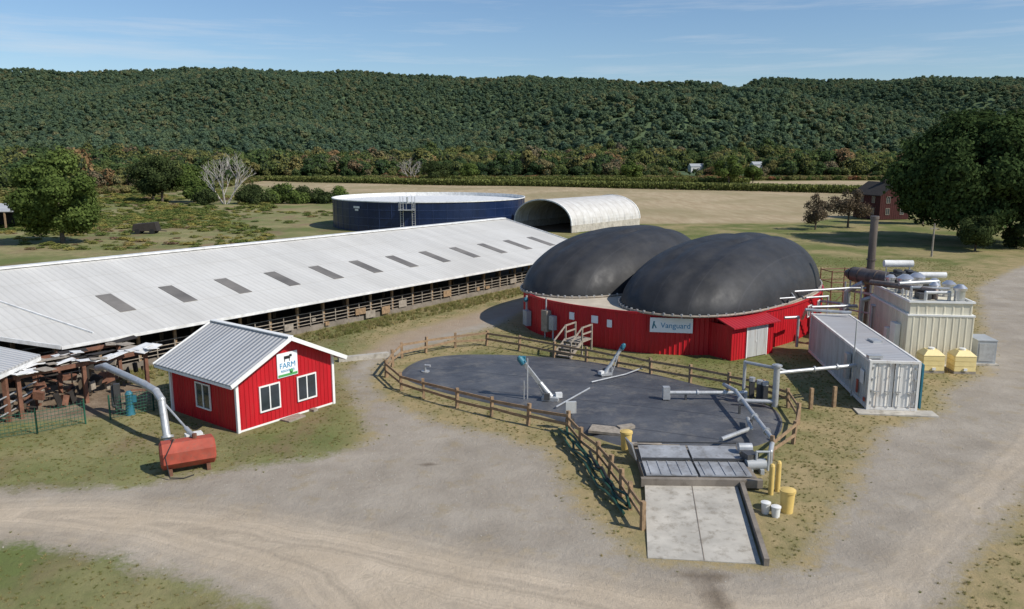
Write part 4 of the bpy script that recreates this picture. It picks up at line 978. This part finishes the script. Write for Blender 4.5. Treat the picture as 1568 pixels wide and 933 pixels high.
mb.pipe([(-.8,-4.5,.2),(-.8,-4.5,3.0)],.12,12); mb.pipe([(-1.5,-4.,.2),(-1.5,-4.,2.6),(-.5,-5.2,2.6)],.1,12)
mb.beam((-2.2,.6,3.0),(.6,-3.6,3.0),.1,.15); mb.beam((-2.6,-.4,1.8),(-.4,-3.8,1.8),.08,.1)
mb.box(-2.9,-2.2,-3.2,-2.5,0,1.6)
mb.done('supports_and_ducts','galv',ex,True)
fr=group('steel_scaffold',(26.8,66,0),.15); mb=MB()
for x in (0,2.2,4.2):
    for y in (0,1.8): mb.tube((x,y,0),(x,y,3.2),.05,.05,6)
for z in (1.4,2.2,3.1):
    for y in (0,1.8): mb.tube((0,y,z),(4.2,y,z),.04,.04,6)
    for x in (0,4.2): mb.tube((x,0,z),(x,1.8,z),.04,.04,6)
mb.beam((0,0,.2),(2.2,0,2.2),.04,.04); mb.done('frame','rust',fr)
def tote(x,y,name='cream_chemical_tote'):
    e=group(name,(x,y,0),cr+.05); mb=MB(); w=1.25; d=1.1
    mb.box(-w/2,w/2,-d/2,d/2,0,.14,1)
    for k in range(3): mb.box(-w/2+.02,w/2-.02,-d/2+.02,d/2-.02,.16+k*.3,.43+k*.3,0)
    mb.box(-w/2+.05,w/2-.05,-d/2+.05,d/2-.05,.14,1.06,0)
    b_=[(-w/2,-d/2,1.06),(w/2,-d/2,1.06),(w/2,d/2,1.06),(-w/2,d/2,1.06)]; t=[(-w*.25,-d*.25,1.35),(w*.25,-d*.25,1.35),(w*.25,d*.25,1.35),(-w*.25,d*.25,1.35)]
    mb.hexa(b_+t,0); mb.tube((0,0,1.35),(0,0,1.45),.18,.18,14,2); mb.box(-.1,.1,-d/2-.06,-d/2,.2,.35,2)
    mb.done('body',['cream','greywood','bucket'],e); return e
tote(25.0,46.2); tote(26.75,46.0)
mb=MB(); mb.box(0,1.1,0,1.8,.1,1.5,0); mb.box(-.03,1.13,-.03,1.83,1.5,1.56,0); mb.box(.1,1.0,-.03,0,.25,1.35,1); mb.box(-.15,1.25,-.2,2.,0,.1,2); mb.done('electrical_transformer',['grey','galv','conc'],None,False,(28.6,47.6,0),cr)

# ------------------------------------------------------------ blue tank
bt=group('slurry_storage_tank',(-15.3,149,0)); RT,HT=17.6,5.1; mb=MB(); n=96
p=lambda t,r,z:(r*math.cos(t),r*math.sin(t),z)
for k in range(n):
    a=2*math.pi*k/n;c=2*math.pi*(k+1)/n
    mb.face([p(a,RT,0),p(c,RT,0),p(c,RT,HT),p(a,RT,HT)],0)
    mb.face([p(c,RT-.15,0),p(a,RT-.15,0),p(a,RT-.15,HT),p(c,RT-.15,HT)],2)
    mb.face([p(a,RT-.15,HT-.55),p(c,RT-.15,HT-.55),p(c,0.001,HT-.45),p(a,0.001,HT-.45)],2)
    mb.face([p(a,RT,HT),p(c,RT,HT),p(c,RT-.15,HT),p(a,RT-.15,HT)],2)
    if k%2==0: mb.beam(p(a,RT+.01,0),p(a,RT+.01,HT),.06,.06,1)
for z in (1.05,2.4,3.75): 
    for k in range(n): a=2*math.pi*k/n;c=2*math.pi*(k+1)/n; mb.beam(p(a,RT+.02,z),p(c,RT+.02,z),.05,.08,1)
for k in range(n): a=2*math.pi*k/n;c=2*math.pi*(k+1)/n; mb.beam(p(a,RT+.05,HT+.02),p(c,RT+.05,HT+.02),.2,.16,2)
mb.done('shell',['blue','bluelight','white'],bt)
mb=MB(); t=math.radians(-99)
def lad(t):
    d=Vector((math.cos(t),math.sin(t),0)); s_=Vector((-d.y,d.x,0)); b0=d*(RT+.25)
    for k in (-.25,.25): mb.tube(b0+s_*k,b0+s_*k+Vector((0,0,HT+1)),.05,.05,6)
    for z in np.arange(.3,HT,.35): mb.tube(b0-s_*.25+Vector((0,0,z)),b0+s_*.25+Vector((0,0,z)),.03,.03,5)
lad(t); lad(t+.11)
d=Vector((math.cos(t+.055),math.sin(t+.055),0)); s_=Vector((-d.y,d.x,0))
mb.obox(d*(RT+.7)+Vector((0,0,3.9)),(1.2,2.6,.1),t+.055)
for k in (-1.2,0,1.2):
    mb.tube(d*(RT+1.2)+s_*k+Vector((0,0,3.9)),d*(RT+1.2)+s_*k+Vector((0,0,5.0)),.04,.04,6)
mb.tube(d*(RT+1.2)-s_*1.2+Vector((0,0,5)),d*(RT+1.2)+s_*1.2+Vector((0,0,5)),.04,.04,6)
mb.tube(d*(RT+.3)+Vector((0,0,5)),d*(RT+.3)+Vector((0,0,6.0)),.15,.15,8)
mb.done('ladder_platform','galv',bt)
mb=MB(); t=math.radians(-128); d=Vector((math.cos(t),math.sin(t),0)); 
mb.obox(d*(RT+.12)+Vector((0,0,4.1)),(1.5,.06,.35),t+math.pi/2); mb.obox(d*(RT+.12)+Vector((0,0,3.65)),(.8,.06,.3),t+math.pi/2); mb.done('logo_plate','white',bt)

# ------------------------------------------------------------ hoop barn
hb=group('fabric_hoop_barn',(9.9,132.4,0),math.radians(49)); mb=MB(); W2,H2,L2=12.5,5.3,21; K=28
def hp(k):
    t=math.pi*k/K; return (W2/2*(1-math.cos(t)),1.2+(H2-1.2)*math.sin(t)**.9)
for k in range(K):
    (y0,z0),(y1,z1)=hp(k),hp(k+1)
    mb.face([(0,y0,z0),(L2,y0,z0),(L2,y1,z1),(0,y1,z1)],0)
for x in (0,L2):
    for k in range(K):
        (y0,z0),(y1,z1)=hp(k),hp(k+1); mb.beam((x,y0,z0),(x,y1,z1),.25,.2,2)
mb.box(0,L2,-.05,.12,0,1.22,1); mb.box(0,L2,W2-.12,W2+.05,0,1.22,1)
ys_=[hp(k) for k in range(K+1)]
mb.f.append(tuple(range(len(mb.v),len(mb.v)+K+3)));mb.m.append(3); mb.v+=[(L2-.1,0,0)]+[(L2-.1,y,z) for y,z in ys_]+[(L2-.1,W2,0)]
for x in np.arange(1,L2,2.5):
    for k in range(0,K): (y0,z0),(y1,z1)=hp(k),hp(k+1); mb.beam((x,y0,z0-.12),(x,y1,z1-.12),.08,.08,4)
mb.face([(0,.1,.05),(L2,.1,.05),(L2,W2-.1,.05),(0,W2-.1,.05)],5)
mb.done('cover_and_walls',['fabric','conc','white','greywood','galv','dirtfloor'],hb,True)

# ------------------------------------------------------------ far buildings
fh=group('red_farmhouse',(73.5,160,0),.25); mb=MB(); w,d_,h_=7.0,8,5.0
ribwall(mb,(0,0),(w,0),0,lambda t:h_+2.2*(1-abs(2*t-1)),0,.5,.03); ribwall(mb,(0,d_),(0,0),0,h_,0,.5,.03); ribwall(mb,(w,0),(w,d_),0,h_); ribwall(mb,(w,d_),(0,d_),0,lambda t:h_+2.2*(1-abs(2*t-1)))
mb.done('walls','reddark',fh)
mb=MB()
for sgn in (-1,1):
    xe=w/2+sgn*(w/2+.5); mb.hexa([(xe,-.5,h_-.3),(w/2,-.5,h_+2.25),(w/2,d_+.5,h_+2.25),(xe,d_+.5,h_-.3),(xe,-.5,h_-.15),(w/2,-.5,h_+2.4),(w/2,d_+.5,h_+2.4),(xe,d_+.5,h_-.15)])
mb.box(w/2-.4,w/2+.4,3,3.8,h_+2,h_+3.4); mb.done('roof_and_chimney','dark',fh)  # dark roof colour likewise stands for the maple's shade
mb=MB()
for x in (1.8,5.2):
    for z in (1.6,3.9): win(mb,x,z,.8,1.2)
for y in (2,5.5):
    for z in (1.6,3.9): win(mb,y,z,.8,1.2,'y')
mb.done('windows',['greywood','glass'],fh)
big_tree('broadleaf_tree',(77,150,0),14,12,'maple',16000,.26,77,lobes=26,lsize=.28,base=.03)
for nm,x,y,w,d_,h_ in (('white_farmhouse',133,600,17,8,4.5),('white_barn_building',178,595,13,8,6)):
    e=group(nm,(x,y,0),.1); mb=MB()
    ribwall(mb,(0,0),(w,0),0,h_,0,1,.02); ribwall(mb,(0,d_),(0,0),0,lambda t:h_+2*(1-abs(2*t-1)),0,1,.02); ribwall(mb,(w,0),(w,d_),0,lambda t:h_+2*(1-abs(2*t-1)),0,1,.02); mb.done('walls','white',e)
    mb=MB()
    for a_,c_ in ((-.3,d_/2),(d_+.3,d_/2)): mb.hexa([(-.3,a_,h_-.1),(w+.3,a_,h_-.1),(w+.3,c_,h_+2),(-.3,c_,h_+2),(-.3,a_,h_),(w+.3,a_,h_),(w+.3,c_,h_+2.1),(-.3,c_,h_+2.1)])
    mb.done('roof','grey',e); mb=MB()
    for x_ in np.arange(2,w-1,3): win(mb,x_,h_*.55,1,1.3)
    mb.done('windows',['trim','glass'],e)
ls=group('open_machine_shed',(-98,138,0),.12); mb=MB(); mb.hexa([(0,0,3.0),(13,0,3.0),(13,7,4.0),(0,7,4.0),(0,0,3.15),(13,0,3.15),(13,7,4.15),(0,7,4.15)],0)
mb.done('roof','shedroof',ls); mb=MB()
for x in np.arange(.2,13.1,3.15):
    for y in (.2,6.8): mb.box(x-.12,x+.12,y-.12,y+.12,0,3.0+y*.14,0)
mb.box(0,13,6.8,6.95,0,3.9,1); mb.box(0,.1,0,7,0,3,1); mb.done('posts_and_walls',['wood','dark'],ls)
mb=MB(); mb.hexa([(0,0,.5),(3.9,0,.5),(3.9,2.2,.5),(0,2.2,.5),(.15,.1,1.6),(3.6,.1,1.9),(3.6,2.1,1.9),(.15,2.1,1.6)],0)
for x in (.8,3.1):
    mb.tube((x,-.05,.45),(x,.2,.45),.42,.42,14,1); mb.tube((x,2.0,.45),(x,2.25,.45),.42,.42,14,1)
mb.beam((3.9,1.1,.5),(5.1,1.1,.4),.1,.1,1); mb.done('farm_wagon',['dark','rubber'],None,False,(-62,130,0),.1)
mb=MB(); mb.tube((0,0,0),(0,0,4.2),.13,.1,8); mb.box(-.5,.5,-.06,.06,3.5,3.62); mb.done('utility_pole','greywood',None,False,(53.5,101,0))

# ------------------------------------------------------------ world, sun, camera
w=bpy.data.worlds.new('World'); scene.world=w; w.use_nodes=True; nt=w.node_tree; nt.nodes.clear()
out=nt.nodes.new('ShaderNodeOutputWorld'); bg=nt.nodes.new('ShaderNodeBackground'); sky=nt.nodes.new('ShaderNodeTexSky')
sky.sky_type='NISHITA'; sky.sun_disc=False
SEL=math.radians(43); sx,sy=.88,-.46; l=math.hypot(sx,sy); sx/=l; sy/=l
sky.sun_elevation=SEL; sky.sun_rotation=math.atan2(sx,sy); sky.altitude=700; sky.air_density=1.15; sky.dust_density=.35; sky.ozone_density=3.5
tc=nt.nodes.new('ShaderNodeTexCoord'); mp=nt.nodes.new('ShaderNodeMapping'); mp.inputs['Scale'].default_value=(1.0,1.0,16); mp.inputs['Rotation'].default_value=(.05,.05,0); nt.links.new(tc.outputs['Generated'],mp.inputs[0])
cn_=noise(nt,2.3,9,mp.outputs[0],.66)
cf=math_(nt,'MULTIPLY',ramp(nt,cn_,[(.50,0.),(.78,1.)]),.5)
tinted=mix(nt,1.0,sky.outputs[0],(.84,.91,1.0),'MULTIPLY')
c=mix(nt,cf,tinted,(6.4,6.7,7.1))
nt.links.new(c,bg.inputs[0]); bg.inputs[1].default_value=.112; nt.links.new(bg.outputs[0],out.inputs[0])
sl_=bpy.data.lights.new('sun','SUN'); sl_.energy=4.6; sl_.angle=math.radians(.5); sl_.color=(1,.945,.86)
so=bpy.data.objects.new('sun',sl_); COL.objects.link(so)
sv=Vector((sx*math.cos(SEL),sy*math.cos(SEL),math.sin(SEL))); so.rotation_euler=sv.to_track_quat('Z','Y').to_euler(); so.location=(60,-20,60)
cam=bpy.data.cameras.new('camera'); co_=bpy.data.objects.new('camera',cam); COL.objects.link(co_)
co_.location=(0,0,12.7); co_.rotation_euler=(math.radians(90-10.61),0,0); cam.lens=28.01; cam.sensor_width=36; cam.clip_start=.5; cam.clip_end=6000
scene.camera=co_
scene.view_settings.view_transform='Standard'; scene.view_settings.look='None'; scene.view_settings.exposure=0; scene.view_settings.gamma=1
